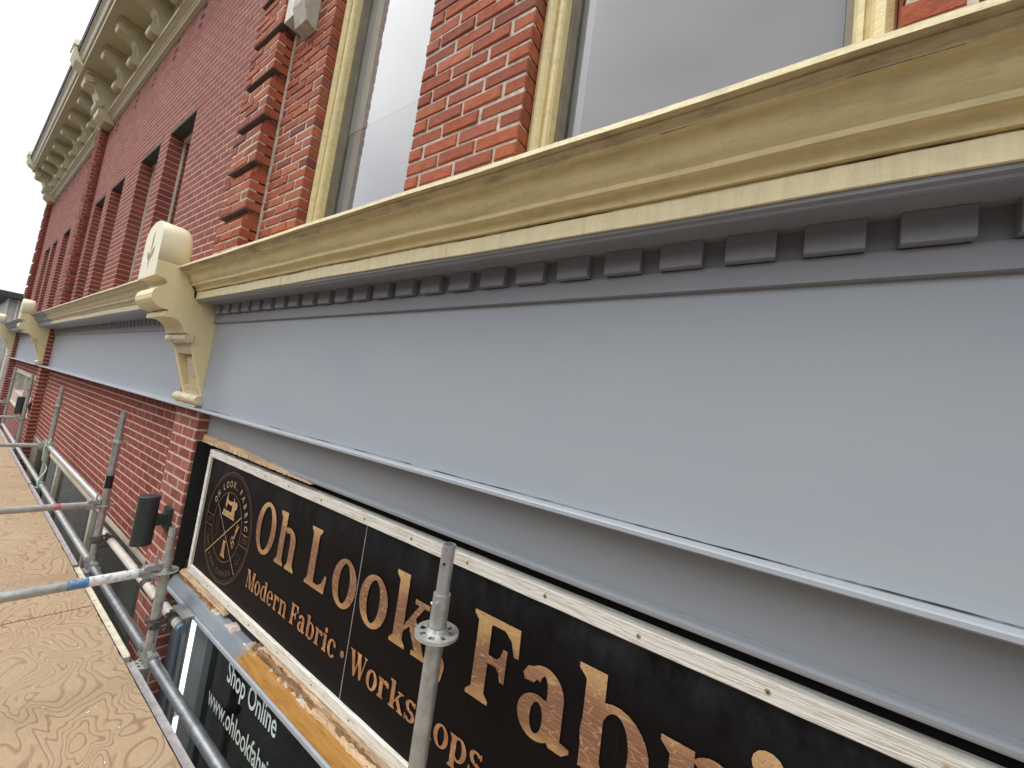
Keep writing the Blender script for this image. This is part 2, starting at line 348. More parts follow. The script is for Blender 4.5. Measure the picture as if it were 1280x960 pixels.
# ------------------------------------------------------------------ bricks
PITCH_B = .0677; JT = .0125
class Masonry:
    """collects every brick of one building, then builds the 300 that show largest singly and joins the rest"""
    def __init__(s, jt=JT): s.b = []; s.jt = jt
    def add(s, x0, x1, y0, y1, z0, z1, mat, par): s.b.append((x0, x1, y0, y1, z0, z1, mat, par))
    def wall(s, x0, x1, z0, z1, yf, zj, mat, par, openings=(), phase=0, L=.2135, depth=.095, skip=None, pushed=(), rnd=.0):
        k0 = math.floor((z0-zj)/PITCH_B); k = k0
        while zj+k*PITCH_B < z1-1e-4:
            a = max(z0, zj+k*PITCH_B+s.jt/2); b = min(z1, zj+(k+1)*PITCH_B-s.jt/2)
            if b-a > .012 and not (skip and skip(k)):
                iv = [(x0, x1)]
                for (o0, o1, q0, q1) in openings:
                    if b > q0+.01 and a < q1-.01:
                        nv = []
                        for (i0, i1) in iv:
                            if o1 <= i0 or o0 >= i1: nv.append((i0, i1)); continue
                            if o0 > i0: nv.append((i0, o0))
                            if o1 < i1: nv.append((o1, i1))
                        iv = nv
                for (i0, i1) in iv:
                    off = i1+phase-(L/2 if k % 2 else 0)
                    j = math.floor((i0-off)/L)
                    while off+j*L < i1-1e-4:
                        p = max(i0, off+j*L+s.jt/2); q = min(i1, off+(j+1)*L-s.jt/2)
                        if p < i0+s.jt and p > i0: p = i0
                        if q > i1-s.jt: q = i1
                        if q-p > .02:
                            dy = 0
                            for (u0, u1, kk) in pushed:
                                if kk == k and p < u1 and q > u0: dy = -.035
                            s.add(p, q, yf+dy, yf+depth, a, b, mat, par)
                        j += 1
            k += 1
    @staticmethod
    def shape(mb, x0, x1, y0, y1, z0, z1, j):
        c = .0013 if j < .0012 else .0050; R = lambda: random.uniform(-j, j)
        ys = R()*1.4
        o = [(x0+R(), y0+c+ys, z0+R()), (x1+R(), y0+c+ys, z0+R()), (x1+R(), y0+c+ys, z1+R()), (x0+R(), y0+c+ys, z1+R())]
        i = [(x0+c+R(), y0+ys+R()*.6, z0+c+R()), (x1-c+R(), y0+ys+R()*.6, z0+c+R()), (x1-c+R(), y0+ys+R()*.6, z1-c+R()), (x0+c+R(), y0+ys+R()*.6, z1-c+R())]
        bk = [(x0, y1, z0), (x1, y1, z0), (x1, y1, z1), (x0, y1, z1)]
        f = [(4, 5, 6, 7)]
        for a in range(4):
            b = (a+1) % 4; f += [(a, b, 4+b, 4+a), (8+a, 8+b, b, a)]
        mb.add(o+i+bk, f)
    def build(s, cap=300):
        def size(b):
            P = [px((x, y, z)) for x in (b[0], b[1]) for y in (b[2],) for z in (b[4], b[5])]
            if None in P: return 0
            X = [p[0] for p in P]; Y = [p[1] for p in P]
            if max(X) < 0 or min(X) > 1280 or max(Y) < 0 or min(Y) > 960: return 0
            return (max(X)-min(X))*(max(Y)-min(Y))
        order = sorted(range(len(s.b)), key=lambda i: -size(s.b[i]))
        n = sum(1 for i in order if size(s.b[i]) > 60); single = order[:min(cap, n)]
        cache = {}
        for i in single:
            x0, x1, y0, y1, z0, z1, mat, par = s.b[i]
            key = (round(x1-x0, 2), round(y1-y0, 2), round(z1-z0, 3), mat, random.randrange(4))
            if key not in cache:
                mb = MB(); l, d, h = (x1-x0)/2, y1-y0, z1-z0
                s.shape(mb, -l, l, 0, d, 0, h, .0024 if mat == 'brick_old' else .0004)
                me = bpy.data.meshes.new('brick'); me.from_pydata(mb.v, [], mb.f); me.materials.append(MATS[mat])
                bm = bmesh.new(); bm.from_mesh(me); bmesh.ops.recalc_face_normals(bm, faces=bm.faces); bm.to_mesh(me); bm.free()
                # open back: make sure the front faces the street
                cache[key] = (me, l)
            me, l = cache[key]
            o = bpy.data.objects.new('brick', me); COL.objects.link(o); o.parent = par
            o.location = Vector(((x0+x1)/2, y0, z0))-PAR[par.name]
        rest = {}
        for i in order[len(single):]:
            b = s.b[i]; rest.setdefault((b[6], b[7].name), []).append(b)
        for (mat, pn), bs in rest.items():
            mb = MB()
            for b in bs:
                mb.cr = random.uniform(.01, .99); s.shape(mb, *b[:6], .0024 if mat == 'brick_old' else .0004)
            o = link('brickwork', mb, mat, bs[0][7]); o['kind'] = 'stuff'

# ================================================================== GROUND
g = MB(); g.box(-600, 600, -600, -2.4, -Z0-.32, -Z0-.12); structure(link('road', g, 'asphalt'))
g = MB(); g.box(-600, 600, -2.4, 600, -Z0-.30, -Z0); structure(link('pavement', g, 'concrete'))
g = MB(); g.box(-600, 600, -2.55, -2.4, -Z0-.12, -Z0+.004); structure(link('kerb', g, 'stone'))
g = MB()
for k in range(-12, 6): g.box(k*4, k*4+2, -6.1, -6.0, -Z0-.12, -Z0-.116)
structure(link('road_marking', g, 'road_paint'))
plain('street_brick', (.16, .09, .07), .9, var=.3, scale=2); plain('street_glass', (.03, .035, .04), .2, bmp=0)
g = MB()                                             # unseen row across the street, added to hold back low sky light
for k in range(-7, 4):
    x = k*9.0; h = 6.5+1.3*((k*7) % 4); g.cm = 0; g.box(x, x+8.98, -26, -15.5, -Z0-.1, -Z0+h)
    g.box(x-.01, x+9.0, -15.5, -15.2, -Z0+h, -Z0+h+.4); g.cm = 1
    for j in range(3):
        for f_ in range(2): g.box(x+1+j*2.6, x+2.6+j*2.6, -15.49, -15.44, -Z0+.9+f_*3.2, -Z0+3+f_*3.0)
structure(link('unseen_street_front', g, ['street_brick', 'street_glass']))

YW, YP = 1.087, .985
M1, M2 = Masonry(.0130), Masonry(.0112)

# ================================================================== NEAR BUILDING
B1 = thing('brick_building', 'old orange brick building with tall windows, cream cornice and wide grey fascia over the shop', 'building', (0, 1.2, -Z0))
XR = 3.4
ZW = 3.0                                             # window heads
W1 = (-2.56, -1.541); W2 = (-.912, .132); W3 = (1.2, 2.25)
core = MB()
for a, b in ((-3.36, W1[0]-.006), (W1[1]+.006, W2[0]-.006), (W2[1]+.006, W3[0]-.006), (W3[1]+.006, XR)): core.box(a, b, YW+.0055, 1.42, .45, ZW)
core.box(-3.36, XR, YW+.0055, 1.42, ZW, 4.3); core.box(-3.36, XR, 1.10, 1.42, -.20, .45)
wall1 = link('wall', core, 'mortar_old', B1)
b = MB(); b.box(-3.36, XR, 1.42, 7, -.3, 4.9); b.box(-3.36, XR, 4.2, 7, -Z0, -.3); b.box(3.3, XR, 1.5, 4.2, -Z0, -.3); link('building_body', b, 'black_void', B1)
M1.wall(-3.05, W1[0], .60, 4.2, YW, 1.569, 'brick_old', wall1)
pier = MB(); pier.box(W1[1]+.003, W2[0]-.003, YW+.0052, YW+.02, .45, ZW-.001); pier = link('window_pier', pier, 'mortar_old', B1)
M1.wall(W1[1], W2[0], .60, ZW, YW, 1.569, 'brick_old', pier, L=(.629+.013)/3)
M1.wall(W2[1], W3[0], .60, ZW, YW, 1.569, 'brick_old', wall1)
M1.wall(W3[1], XR, .60, ZW, YW, 1.569, 'brick_old', wall1)
M1.wall(W1[0], XR, ZW, 4.2, YW, 1.569, 'brick_old', wall1)
# quoin pilaster: four courses proud, one course set back
q = MB(); q.box(-3.497, -3.111, 1.0235, 1.10, .45, 4.2)
for k in range(-2, 10):
    zb = 1.147+k*.3385; q.box(-3.512, -3.085, .9895, 1.04, max(.5, zb+.004), zb+.266)
quoin = link('quoin_pilaster', q, 'mortar_old', B1)
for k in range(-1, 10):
    zb = 1.147+k*.3385; g = MB(); g.box(-3.512, -3.0785, .984, 1.045, zb-.007, zb+.002); link('underside_shade', g, 'soot_shade', quoin)  # dark strip added to stand in for each block's sooty, shaded underside
kq = lambda k: (k % 5) == 4
for off, yy, xa, xb in ((0, YP, -3.52, -3.08), (1, YP+.034, -3.50, -3.106)):
    M1.wall(xa, xb, .60, 4.2, yy, 1.147, 'brick_old', quoin, L=.2265, skip=(kq if off == 0 else (lambda k: not kq(k))), depth=.10)
g = MB(); g.box(-3.082, -3.05, YW-.004, YW+.02, .5, 4.2); link('mortar_groove', g, 'mortar_old', B1)
# stone label stop beside the window
st = MB(); st.prism([(1.0, 2.50), (1.087, 2.50), (1.087, 3.4), (1.0, 3.4)], -3.075, -2.93); link('stone_block', st, 'sandy_white', B1)
st = MB(); st.prism([(.985, 2.52), (1.02, 2.40), (1.087, 2.38), (1.087, 3.4), (.985, 3.4)], -2.929, -2.775); link('stone_block', st, 'stone', B1)

def window_old(xa, xb, blinds):
    w = MB()
    prof = [(0, 1.1565), (0, 1.155), (.006, 1.147), (.022, 1.141), (.040, 1.147), (.047, 1.158), (.047, 1.170), (.056, 1.170), (.060, 1.163), (.072, 1.166), (.078, 1.178), (.078, 1.30), (0, 1.30)]
    def col(u0, sgn):
        n = len(prof); vs = []
        for z in (.62, ZW): vs += [(u0+sgn*u, y, z) for u, y in prof]
        w.add(vs, [(i, (i+1) % n, n+(i+1) % n, n+i) for i in range(n)])
    col(xa+.001, 1); col(xb-.001, -1)
    w.prism([(y, ZW-u) for u, y in prof], xa+.078, xb-.078)
    o = link('window', w, 'cream_paint', B1)
    f = MB(); u = .094
    for a, c in ((xa+.0785, xa+u), (xb-u, xb-.0785)): f.box(a, c, 1.215, 1.285, .62, ZW-.08)
    f.box(xa+u, xb-u, 1.215, 1.285, .62, .70); f.box(xa+u, xb-u, 1.215, 1.285, ZW-.14, ZW-.08)
    link('sash', f, 'sash_olive', o)
    p = MB(); p.add([(xa+u-.002, 1.262, .69), (xb-u+.002, 1.262, .69), (xb-u+.002, 1.262, ZW-.13), (xa+u-.002, 1.262, ZW-.13)], [(0, 1, 2, 3)]); link('pane', p, 'glass', o)
    for (nm, a, c, z0, z1, y, mt) in blinds:
        k = MB(); k.box(a, c, y, y+.01, z0, z1); link(nm, k, mt, o)
    return o
window_old(*W1, [('blind', W1[0]+.01, W1[1]-.01, 1.66, ZW, 1.271, 'blind_white'), ('curtain', W1[0]+.01, W1[1]-.01, .6, 1.80, 1.277, 'blind_pale')])
window_old(*W2, [('curtain', W2[0]+.01, W2[0]+.15, .6, ZW, 1.285, 'blind_pale'), ('blind', W2[0]+.02, W2[1]-.01, .6, ZW, 1.29, 'blind_grey')])
window_old(*W3, [('blind', W3[0]+.01, W3[1]-.01, .6, ZW, 1.33, 'blind_grey')])

# pilaster below the first bracket
def pilaster_low(B, M, xa, xb, ztop=.60):
    q = MB(); q.box(xa+.006, xb-.0015, YP+.0016, 1.30, -Z0, ztop); o = link('pilaster', q, 'mortar_red', B)
    M.wall(xa, xb, -Z0, ztop, YP, -.2836, 'brick_pale' if B == B1 else 'brick_red', o, L=.214, phase=-.04, depth=.10)
    return o
pil1 = pilaster_low(B1, M1, -3.585, -3.13)

# ---- shop fascia
def ogee(scale=1): return [(.722, .637), (.722, .6250), (.737, .6245), (.7375, .6205), (.743, .6175), (.7505, .610), (.7505, .6045), (.762, .6040), (.7625, .6035),
    (.770, .597), (.7765, .588), (.7805, .577), (.784, .567), (.790, .5575), (.799, .5510), (.799, .5390), (.8090, .5385), (.8165, .5345), (.822, .5275), (.8245, .5185), (.8250, .5135), (.837, .5130), (.8335, .5095), (.8335, .4645), (.843, .4640)]
def fascia(B, xa, xb, yp, wear):
    t = MB(); pr = ogee()+[(.843, .50), (1.08, .52), (1.08, .672)]
    # paint colour by moulding: dirty cavetto lip, clean cove, streaked bottom band
    n = len(pr); t.v = []
    # long boards are never dead straight: a few mm of wander along the run
    xs = [xa+(xb-xa)*i/60 for i in range(61)]
    def wob(x): return .0016*math.sin(x*3.1)+.001*math.sin(x*11.3+1)
    for x in xs: t.v += [(x, y, z+wob(x)*(1 if k < 25 else 0)) for k, (y, z) in enumerate(pr)]
    for i in range(60):
        for k in range(n):
            a = i*n+k; b2 = i*n+(k+1) % n
            t.f.append((a, b2, b2+n, a+n)); t.mi.append(1 if 1 <= k <= 5 else (2 if k in (0, 21, 22, 23) else 0)); t.sm.append(8 <= k <= 13 or 16 <= k <= 18); t.rnd.append(0)
    t.f.append(tuple(range(n-1, -1, -1))); t.mi.append(0); t.sm.append(False); t.rnd.append(0)
    t.f.append(tuple(range(60*n, 61*n))); t.mi.append(0); t.sm.append(False); t.rnd.append(0)
    co = link('cornice', t, ['cream_paint', 'cream_dirty', 'cream_band'] if yp < 1 else ['cream_far', 'cream_far', 'cream_far_band'], B)
    g = MB(); g.prism([(.840, .4635), (.841, .456), (.848, .4535), (.850, .448), (.856, .4465), (.858, .4545), (1.06, .4555), (1.06, .498), (.846, .498)], xa, xb)
    link('soffit_board', g, 'grey_trim', co)
    if yp < 1: 
        g = MB(); g.prism([(.957, .4545), (.957, .3965), (.950, .3935), (.950, .3445), (.955, .3425), (1.04, .3425), (1.04, .4545)], xa, xb); fr = link('frieze', g, 'grey_trim', B)
        x = .128-.139*24; k = 0
        proto = None
        while x < xb:
            if x > xa+.01:
                if proto is None:
                    d = MB(); c = .0007
                    d.add([(x, .9568, .397), (x+.0925, .9568, .397), (x+.0925, .9568, .4538), (x, .9568, .4538), (x, .930+c, .397), (x+.0925, .930+c, .397), (x+.0925, .930+c, .4538), (x, .930+c, .4538), (x+c, .930, .397+c), (x+.0925-c, .930, .397+c), (x+.0925-c, .930, .4538), (x+c, .930, .4538)],
                          [(0, 1, 5, 4), (1, 2, 6, 5), (3, 0, 4, 7), (4, 5, 9, 8), (5, 6, 10, 9), (7, 4, 8, 11), (8, 9, 10, 11), (2, 3, 7, 6, 10, 11), (0, 3, 2, 1)])
                    proto = link('dentil', d, 'grey_trim', fr); px0 = x
                else: dup(proto, fr, (x-px0, 0, 0))
            x += .139
    else:
        g = MB(); g.prism([(yp-.014, .4545), (yp-.014, .3445), (yp-.01, .3425), (1.10, .3425), (1.10, .4545)], xa, xb); fr = link('frieze', g, 'grey_trim', B)
        d = MB(); x = xa
        while x < xb-.05: d.box(x, x+.0925, yp-.032, yp-.0142, .397, .4538); x += .139
        d = link('dentil_row', d, 'grey_trim', fr); d['kind'] = 'stuff'
    g = MB(); g.prism([(yp, .3424), (yp, -.2055), (yp+.04, -.2055), (yp+.04, .3424)], xa, xb); link('fascia_panel', g, 'grey_paint', B)
    g = MB(); yl = .925; g.prism([(yp-.001, -.2065), (yl+.003, -.2075), (yl, -.2105), (yl, -.219), (yl+.005, -.2225), (yl+.02, -.226), (1.09, -.228), (1.09, -.2060)], -3.4695 if xa == -3.10 else xa, xb); link('ledge', g, 'grey_paint', B)
fascia(B1, -3.10, XR, .965, 0)
g = MB(); g.box(-3.128, XR, 1.045, 1.075, -.3895, -.2285); link('lower_board', g, 'grey_paint', B1)
g = MB(); g.prism([(1.045, -.3895), (1.040, -.391), (1.040, -.398), (1.036, -.400), (1.034, -.406), (1.036, -.414), (1.040, -.419), (1.075, -.419), (1.075, -.3895)], -3.128, XR); link('board_moulding', g, 'grey_paint', B1)
# bare timber where the bottom edge of that board has split away
def ragged(n, xa, xb, zt, zb, top_amp, bot_amp, y0, y1, taper=False):
    mb = MB(); T = []; Bt = []
    for i in range(n+1):
        f = i/n; x = xa+(xb-xa)*f; k = (1-f**2) if taper else 1
        T.append((x, zb+(zt-zb)*max(.06, k)+random.uniform(-1, 1)*top_amp)); Bt.append((x, zb+random.uniform(-1, 1)*bot_amp))
    for i in range(n):
        a, b2, c, d = Bt[i], Bt[i+1], T[i+1], T[i]; j = random.uniform(-.003, .003)
        mb.add([(a[0], y0+j, a[1]), (b2[0], y0+j, b2[1]), (c[0], y0+.004, c[1]), (d[0], y0+.004, d[1]), (a[0], y1, a[1]), (b2[0], y1, b2[1]), (c[0], y1, c[1]), (d[0], y1, d[1])],
               [(0, 1, 2, 3), (0, 4, 5, 1), (3, 2, 6, 7), (0, 3, 7, 4), (1, 5, 6, 2)])
    return mb
link('split_timber', ragged(90, -3.126, -1.78, -.372, -.4225, .0022, .0015, 1.026, 1.045, True), 'wood_raw', B1)
# open joints and cracks: dark broken slivers where boards have parted
def sliver(name, xa, xb, y, zf, wmax, par, keep=.7, step=.012, mt='crack'):
    g = MB(); x = xa; on = True; w_ = wmax*.5; left = random.uniform(.1, .6); P = []
    while x < xb:
        left -= step
        if left < 0: on = random.random() < keep; left = random.uniform(.03, .5)
        w2 = max(.0003, min(wmax, w_+random.uniform(-1, 1)*wmax*.3)); z = zf(x)
        if on: g.add([(x, y, z-w_/2), (x+step, y, zf(x+step)-w2/2), (x+step, y, zf(x+step)+w2/2), (x, y, z+w_/2)], [(0, 1, 2, 3)])
        w_ = w2; x += step
    o = link(name, g, mt, par); o['kind'] = 'stuff'; return o
sliver('open_joint', -3.0, 1.0, .9642, lambda x: -.2040+.0006*math.sin(x*9), .0028, B1, .88)
sliver('open_joint', -3.0, 1.0, .8330, lambda x: .5083+.0008*math.sin(x*7)+.0016*math.sin(x*3.1)+.001*math.sin(x*11.3+1), .0030, B1, .8)
sliver('open_joint', -2.6, 1.0, .7502, lambda x: .6040+.0012*math.sin(x*5+2)+.0016*math.sin(x*3.1)+.001*math.sin(x*11.3+1), .0022, B1, .55)
for cx, cw in ((-1.985, .002), (-.92, .0012), (.31, .0014)):
    g = MB(); z = .506; x = cx
    while z > .468:
        nx = x+random.uniform(-.003, .003); g.add([(x, .8331, z), (x+cw, .8331, z), (nx+cw, .8331, z-.006), (nx, .8331, z-.006)], [(0, 1, 2, 3)]); x = nx; z -= .006
    link('crack_line', g, 'crack', B1)
# dark recess the sign sits in
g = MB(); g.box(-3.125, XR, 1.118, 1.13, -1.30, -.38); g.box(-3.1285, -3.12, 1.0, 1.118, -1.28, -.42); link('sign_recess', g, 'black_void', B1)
# sill build-up under the sign
g = MB(); g.box(-3.12, XR, 1.062, 1.115, -1.2625, -1.17); link('bed_timber', g, 'crack', B1)
def strip(xa, xb, zt, zb, ta, ba, y0, mt, n=None, step=None):
    # a torn board: front face at y0 wandering in depth, ragged top and bottom edges
    n = n or max(8, int((xb-xa)/.009)); mb = MB(); T = []; t_, b_, d_ = zt, zb, y0
    for i in range(n+1):
        x = xa+(xb-xa)*i/n; t_ += random.uniform(-1, 1)*ta*.7+(zt-t_)*.25; b_ += random.uniform(-1, 1)*ba*.7+(zb-b_)*.25; d_ += random.uniform(-1, 1)*.0022+(y0-d_)*.2
        e = min(1, min(i, n-i)/3+.15); T.append((x, zb+(t_-zb)*e, b_, d_))
    for i in range(n):
        (x0, t0, b0, d0), (x1, t1, b1, d1) = T[i], T[i+1]
        mb.add([(x0, d0, b0), (x1, d1, b1), (x1, d1+.004, t1), (x0, d0+.004, t0), (x0, 1.07, b0), (x1, 1.07, b1), (x1, 1.07, t1), (x0, 1.07, t0)], [(0, 1, 2, 3), (0, 4, 5, 1), (3, 2, 6, 7)]+([(0, 3, 7, 4)] if i == 0 else [])+([(1, 5, 6, 2)] if i == n-1 else []))
    return link('torn_timber', mb, mt, B1)
strip(-3.10, -2.40, -1.213, -1.240, .005, .004, 1.034, 'wood_raw'); strip(-3.11, -2.52, -1.238, -1.2615, .003, .003, 1.026, 'bare_wood')
strip(-1.98, 1.0, -1.209, -1.232, .003, .005, 1.040, 'wood_raw'); strip(-2.05, -.2, -1.226, -1.250, .005, .004, 1.031, 'bare_wood'); strip(-1.5, 1.0, -1.236, -1.2615, .004, .003, 1.024, 'wood_raw')
for i in range(13):                                  # flakes of filler and paint left along the sill
    x = random.uniform(-2.62, -1.55); strip(x, x+random.uniform(.02, .13), -1.250+random.uniform(-.006, .005), -1.262, .005, .002, 1.026-random.uniform(0, .006), 'flake' if i % 3 else 'wood_raw', n=8)
g = MB(); g.prism([(1.034, -1.258), (1.012, -1.263), (.992, -1.308), (.992, -1.3125), (1.115, -1.3125), (1.115, -1.258)], -3.12, XR); sill = link('shop_sill', g, 'sill_paint', B1)
g = MB(); g.prism([(.988, -1.313), (.984, -1.318), (.984, -1.334), (.990, -1.340), (1.13, -1.340), (1.13, -1.313)], -3.12, XR); link('sill_lip', g, 'sill_lip', sill)
# shop window
f = MB(); f.box(-3.128, -3.03, 1.06, 1.2, -Z0, -1.3405); sw = link('shop_window', f, 'post_bluegrey', B1)
f = MB(); f.box(-3.025, -2.985, 1.085, 1.2, -Z0, -1.3405); f.box(-2.984, -2.943, 1.10, 1.2, -Z0, -1.3405); link('frame', f, 'pvc_grey', sw)
f = MB(); f.box(-2.9425, -2.878, 1.098, 1.2, -1.99, -1.3405); f.box(-2.9425, -2.878, 1.098, 1.2, -2.6, -2.06); link('light_strip', f, 'lit_strip', sw)
f = MB(); f.box(-2.8775, -2.69, 1.10, 1.2, -Z0, -1.3405); f.box(-2.69, XR, 1.14, 1.2, -Z0, -3.5); link('frame', f, 'pvc_grey', sw)
f = MB(); f.add([(-2.691, 1.135, -3.5), (XR, 1.135, -3.5), (XR, 1.135, -1.34), (-2.691, 1.135, -1.34)], [(0, 1, 2, 3)]); link('pane', f, 'glass_low', sw)
f = MB(); f.box(-2.3, -1.6, 2.0, 2.4, -2.6, -1.9); f.box(-1.2, -.4, 1.8, 2.2, -Z0, -2.3); f.box(-2.3, 2, 3.2, 3.3, -2.2, -1.7); link('shop_interior', f, 'green_box', B1)
def text(body, size, sx, x, z, y, par, mt, name, spacing=1.0, ang=0, centre=False, off=0.0):
    cu = bpy.data.curves.new('t', 'FONT'); cu.body = body; cu.size = size; cu.space_character = spacing; cu.offset = off; cu.resolution_u = 6
    if centre: cu.align_x = 'CENTER'
    ob = bpy.data.objects.new('t', cu); COL.objects.link(ob); bpy.context.view_layer.update()
    me = bpy.data.meshes.new_from_object(ob.evaluated_get(bpy.context.evaluated_depsgraph_get()))
    mb = MB(); c, q = math.cos(ang), math.sin(ang); vs = []
    for v in me.vertices: X, Y = v.co.x*sx, v.co.y; vs.append((x+X*c-Y*q, y, z+X*q+Y*c))
    mb.add(vs, [tuple(p.vertices) for p in me.polygons]); bpy.data.objects.remove(ob); 
    return mb
def text_part(*a, **k):
    mb = text(*a, **k); return link(a[8] if len(a) > 8 else 'lettering', mb, a[7], a[6])
text_part('Shop Online', .150, .755, -2.450, -1.625, 1.131, sw, 'vinyl_white', 'lettering', off=.0018)
text_part('www.ohlookfabric.ca', .142, .725, -2.620, -1.830, 1.131, sw, 'vinyl_white', 'lettering', off=.0015)

def bracket(B, xr, zoff=0):
    xl = xr-.365
    body = [(.629, .640), (.629, .545), (.650, .546), (.672, .540), (.687, .526), (.686, .510), (.672, .497), (.652, .484), (.636, .466), (.628, .440), (.631, .412), (.642, .391), (.660, .374), (.684, .364), (.717, .362),
            (.717, .352), (.702, .350), (.700, .322), (.704, .317), (.735, .322), (.752, .322), (.772, .313), (.790, .296), (.805, .272), (.815, .246), (.860, .243), (.860, .186), (.985, .186), (.985, .62), (.775, .640)]
    m = MB(); m.prism(body, xl, xr); br = link('bracket', m, 'cream_bracket', B)
    # arched head
    m = MB(); n_ = 18
    def sec(y, k):
        cx, r_ = xr-.1825, .1825
        P = [(cx-r_*k, .641), (cx+r_*k, .641)]+[(cx+r_*k*math.cos(PI*i/14), (.80-.641)*k+.641+.105*k*math.sin(PI*i/14)) for i in range(15)]
        return [(x, y, z) for x, z in P]
    S = [sec(.622, .985), sec(.626, 1), sec(.735, 1), sec(.752, .985), sec(.765, .95), sec(.775, .88), sec(.780, .75)]; n_ = len(S[0])
    m.add([p for q_ in S for p in q_], [(i*n_+k, i*n_+(k+1) % n_, (i+1)*n_+(k+1) % n_, (i+1)*n_+k) for i in range(len(S)-1) for k in range(n_)], True)
    m.add(S[0], [tuple(range(n_))]); m.add(S[-1], [tuple(range(n_))])
    link('bracket_head', m, 'cream_head', br)
    m = MB(); m.box(xl, xr-.001, .6225, .6288, .546, .6408); link('face_board', m, 'cream_head', br)
    # sprig on the head: flat leaves, the shadow of the carving in their colour
    m = MB(); cx = xr-.19; Y = .6208
    def leaf(ax, az, bx, bz, w):
        d = Vector((bx-ax, bz-az)); n = Vector((-d.y, d.x)).normalized()*w; P = [(ax, az)]
        for t in (.3, .6, .85): P.append((ax+d.x*t+n.x*math.sin(PI*t), az+d.y*t+n.y*math.sin(PI*t)))
        P.append((bx, bz))
        for t in (.85, .6, .3): P.append((ax+d.x*t-n.x*math.sin(PI*t), az+d.y*t-n.y*math.sin(PI*t)))
        m.flat(P, Y)
    leaf(cx-.002, .70, cx+.010, .845, .013); leaf(cx-.004, .655, cx+.072, .735, .021); leaf(cx-.010, .655, cx-.060, .715, .020); leaf(cx-.005, .595, cx-.004, .715, .006)
    link('carved_sprig', m, 'carved_shade', br)
    m = MB(); m.prism([(.815+.001, .2425)]+[(.835-.021*math.cos(a), .216+.025*math.sin(a)) for a in [PI/2-PI*i/8 for i in range(1, 9)]]+[(.862, .191), (.862, .2425)], xl-.012, xr+.012); link('roll', m, 'cream_flaked', br)
    # tapering shaft: two cheeks, rails and a sunk field
    fr = lambda z: .862+(.186-z)*(.965-.862)/.316
    for a, c in ((xr-.040, xr), (xl, xl+.055)):
        m = MB(); m.prism([(fr(.1855), .1855), (fr(-.13), -.13), (.985, -.13), (.985, .1855)], a, c); link('cheek', m, 'cream_bracket', br)
    m = MB(); m.prism([(fr(.1855)+.002, .1855), (fr(.128)+.002, .128), (.985, .128), (.985, .1855)], xl+.0555, xr-.0405)
    m.prism([(fr(-.072)+.002, -.072), (fr(-.13)+.002, -.13), (.985, -.13), (.985, -.072)], xl+.0555, xr-.0405)
    m.prism([(fr(.1275)+.045, .1275), (fr(-.0715)+.022, -.0715), (.985, -.0715), (.985, .1275)], xl+.0555, xr-.0405)
    m.prism([(fr(.11)+.030, .11), (fr(.02)+.018, .02), (fr(-.0713)+.016, -.0713), (.985, -.0713), (.985, .11)], xl+.14, xr-.0405); link('shaft', m, 'cream_flaked', br)
    m = MB()
    pr = [(.948+.028*math.sin(a)*-1, -.160+.030*math.cos(a)) for a in [PI*i/10 for i in range(11)]]+[(.99, -.19), (.99, -.13)]
    m.prism(pr, xl-.03, xr+.035); m.prism([(.935, -.1905), (.935, -.2045), (.99, -.2045), (.99, -.1905)], xl-.01, xr+.012); link('base_roll', m, 'cream_flaked', br)
    return br
br1 = bracket(B1, -3.10)
g = MB(); g.prism([(.788, .560), (.806, .552), (.832, .512), (.836, .470), (.826, .470), (.822, .512), (.800, .545)], -3.0995, -3.093); link('open_gap', g, 'crack', B1)

# ================================================================== FAR BUILDING
B2 = thing('brick_building', 'dark red brick building beyond the first bracket with narrow windows and a bracketed roof cornice', 'building', (-10, 1.2, -Z0))
XE = -17.4; XP2 = -10.45; XL2 = -10.85; XL3 = -17.2
ZH = 1.147+23*PITCH_B
OP = [(-6.0, -5.15), (-7.22, -6.36), (-8.9, -8.05), (-10.10, -9.29), (-13.4, -12.5), (-15.05, -14.25), (-16.35, -15.45)]
core = MB(); ed = [-17.39]
for a, b in sorted(OP): ed += [a-.005, b+.005]
ed.append(-3.361)
for i in range(0, len(ed), 2): core.box(ed[i], ed[i+1], YW+.0014, 1.45, .60, ZH)
core.box(-17.39, -3.361, YW+.0014, 1.45, ZH, 4.3)
core.box(XL2, -3.58, YW+.0014, 1.45, -1.43, -.22); core.box(XL3, XL2-.4, YW+.0014, 1.45, -.47, -.22); core.box(XL3, XL2-.4, YW+.0014, 1.45, -Z0, -1.30)
core.box(XL3, -12.9+.3, YW+.0014, 1.45, -1.3, -1.0)
core.box(XL2, -3.58, YW+.1, 1.45, -Z0, -3.4)
wall2 = link('wall', core, 'mortar_red', B2)
b = MB(); b.box(-17.39, -3.361, 1.45, 7, -.6, 4.9); b.box(-17.39, -3.361, 3.2, 7, -Z0, -.6); link('building_body', b, 'black_void', B2)
pushed = []
for x in (-5.70, -6.62, -7.55, -8.44, -9.64, -12.1, -13.1, -13.9, -14.7, -15.4, -16.0):
    for j in range(3):
        g = MB(); g.box(x-.05-.022*j, x+.045-.022*j, YW-.0022, YW+.02, 4.085-j*.105, 4.130-j*.105); link('brick_shade', g, 'black_void', wall2)  # dark slips standing in for the shaded undersides of projecting bricks
M2.wall(XE, -3.51, .62, 4.2, YW, 1.147, 'brick_red', wall2, openings=[(a, b, 0, ZH) for a, b in OP], pushed=pushed, depth=.15)
M2.wall(XL2, -3.585, -1.43, -.225, YW, -.3855, 'brick_red', wall2)
M2.wall(XL3, XL2-.45, -.47, -.225, YW, -.3855, 'brick_red', wall2)
M2.wall(XL3, XL2-.45, -Z0, -1.30, YW, -.3855, 'brick_red', wall2)
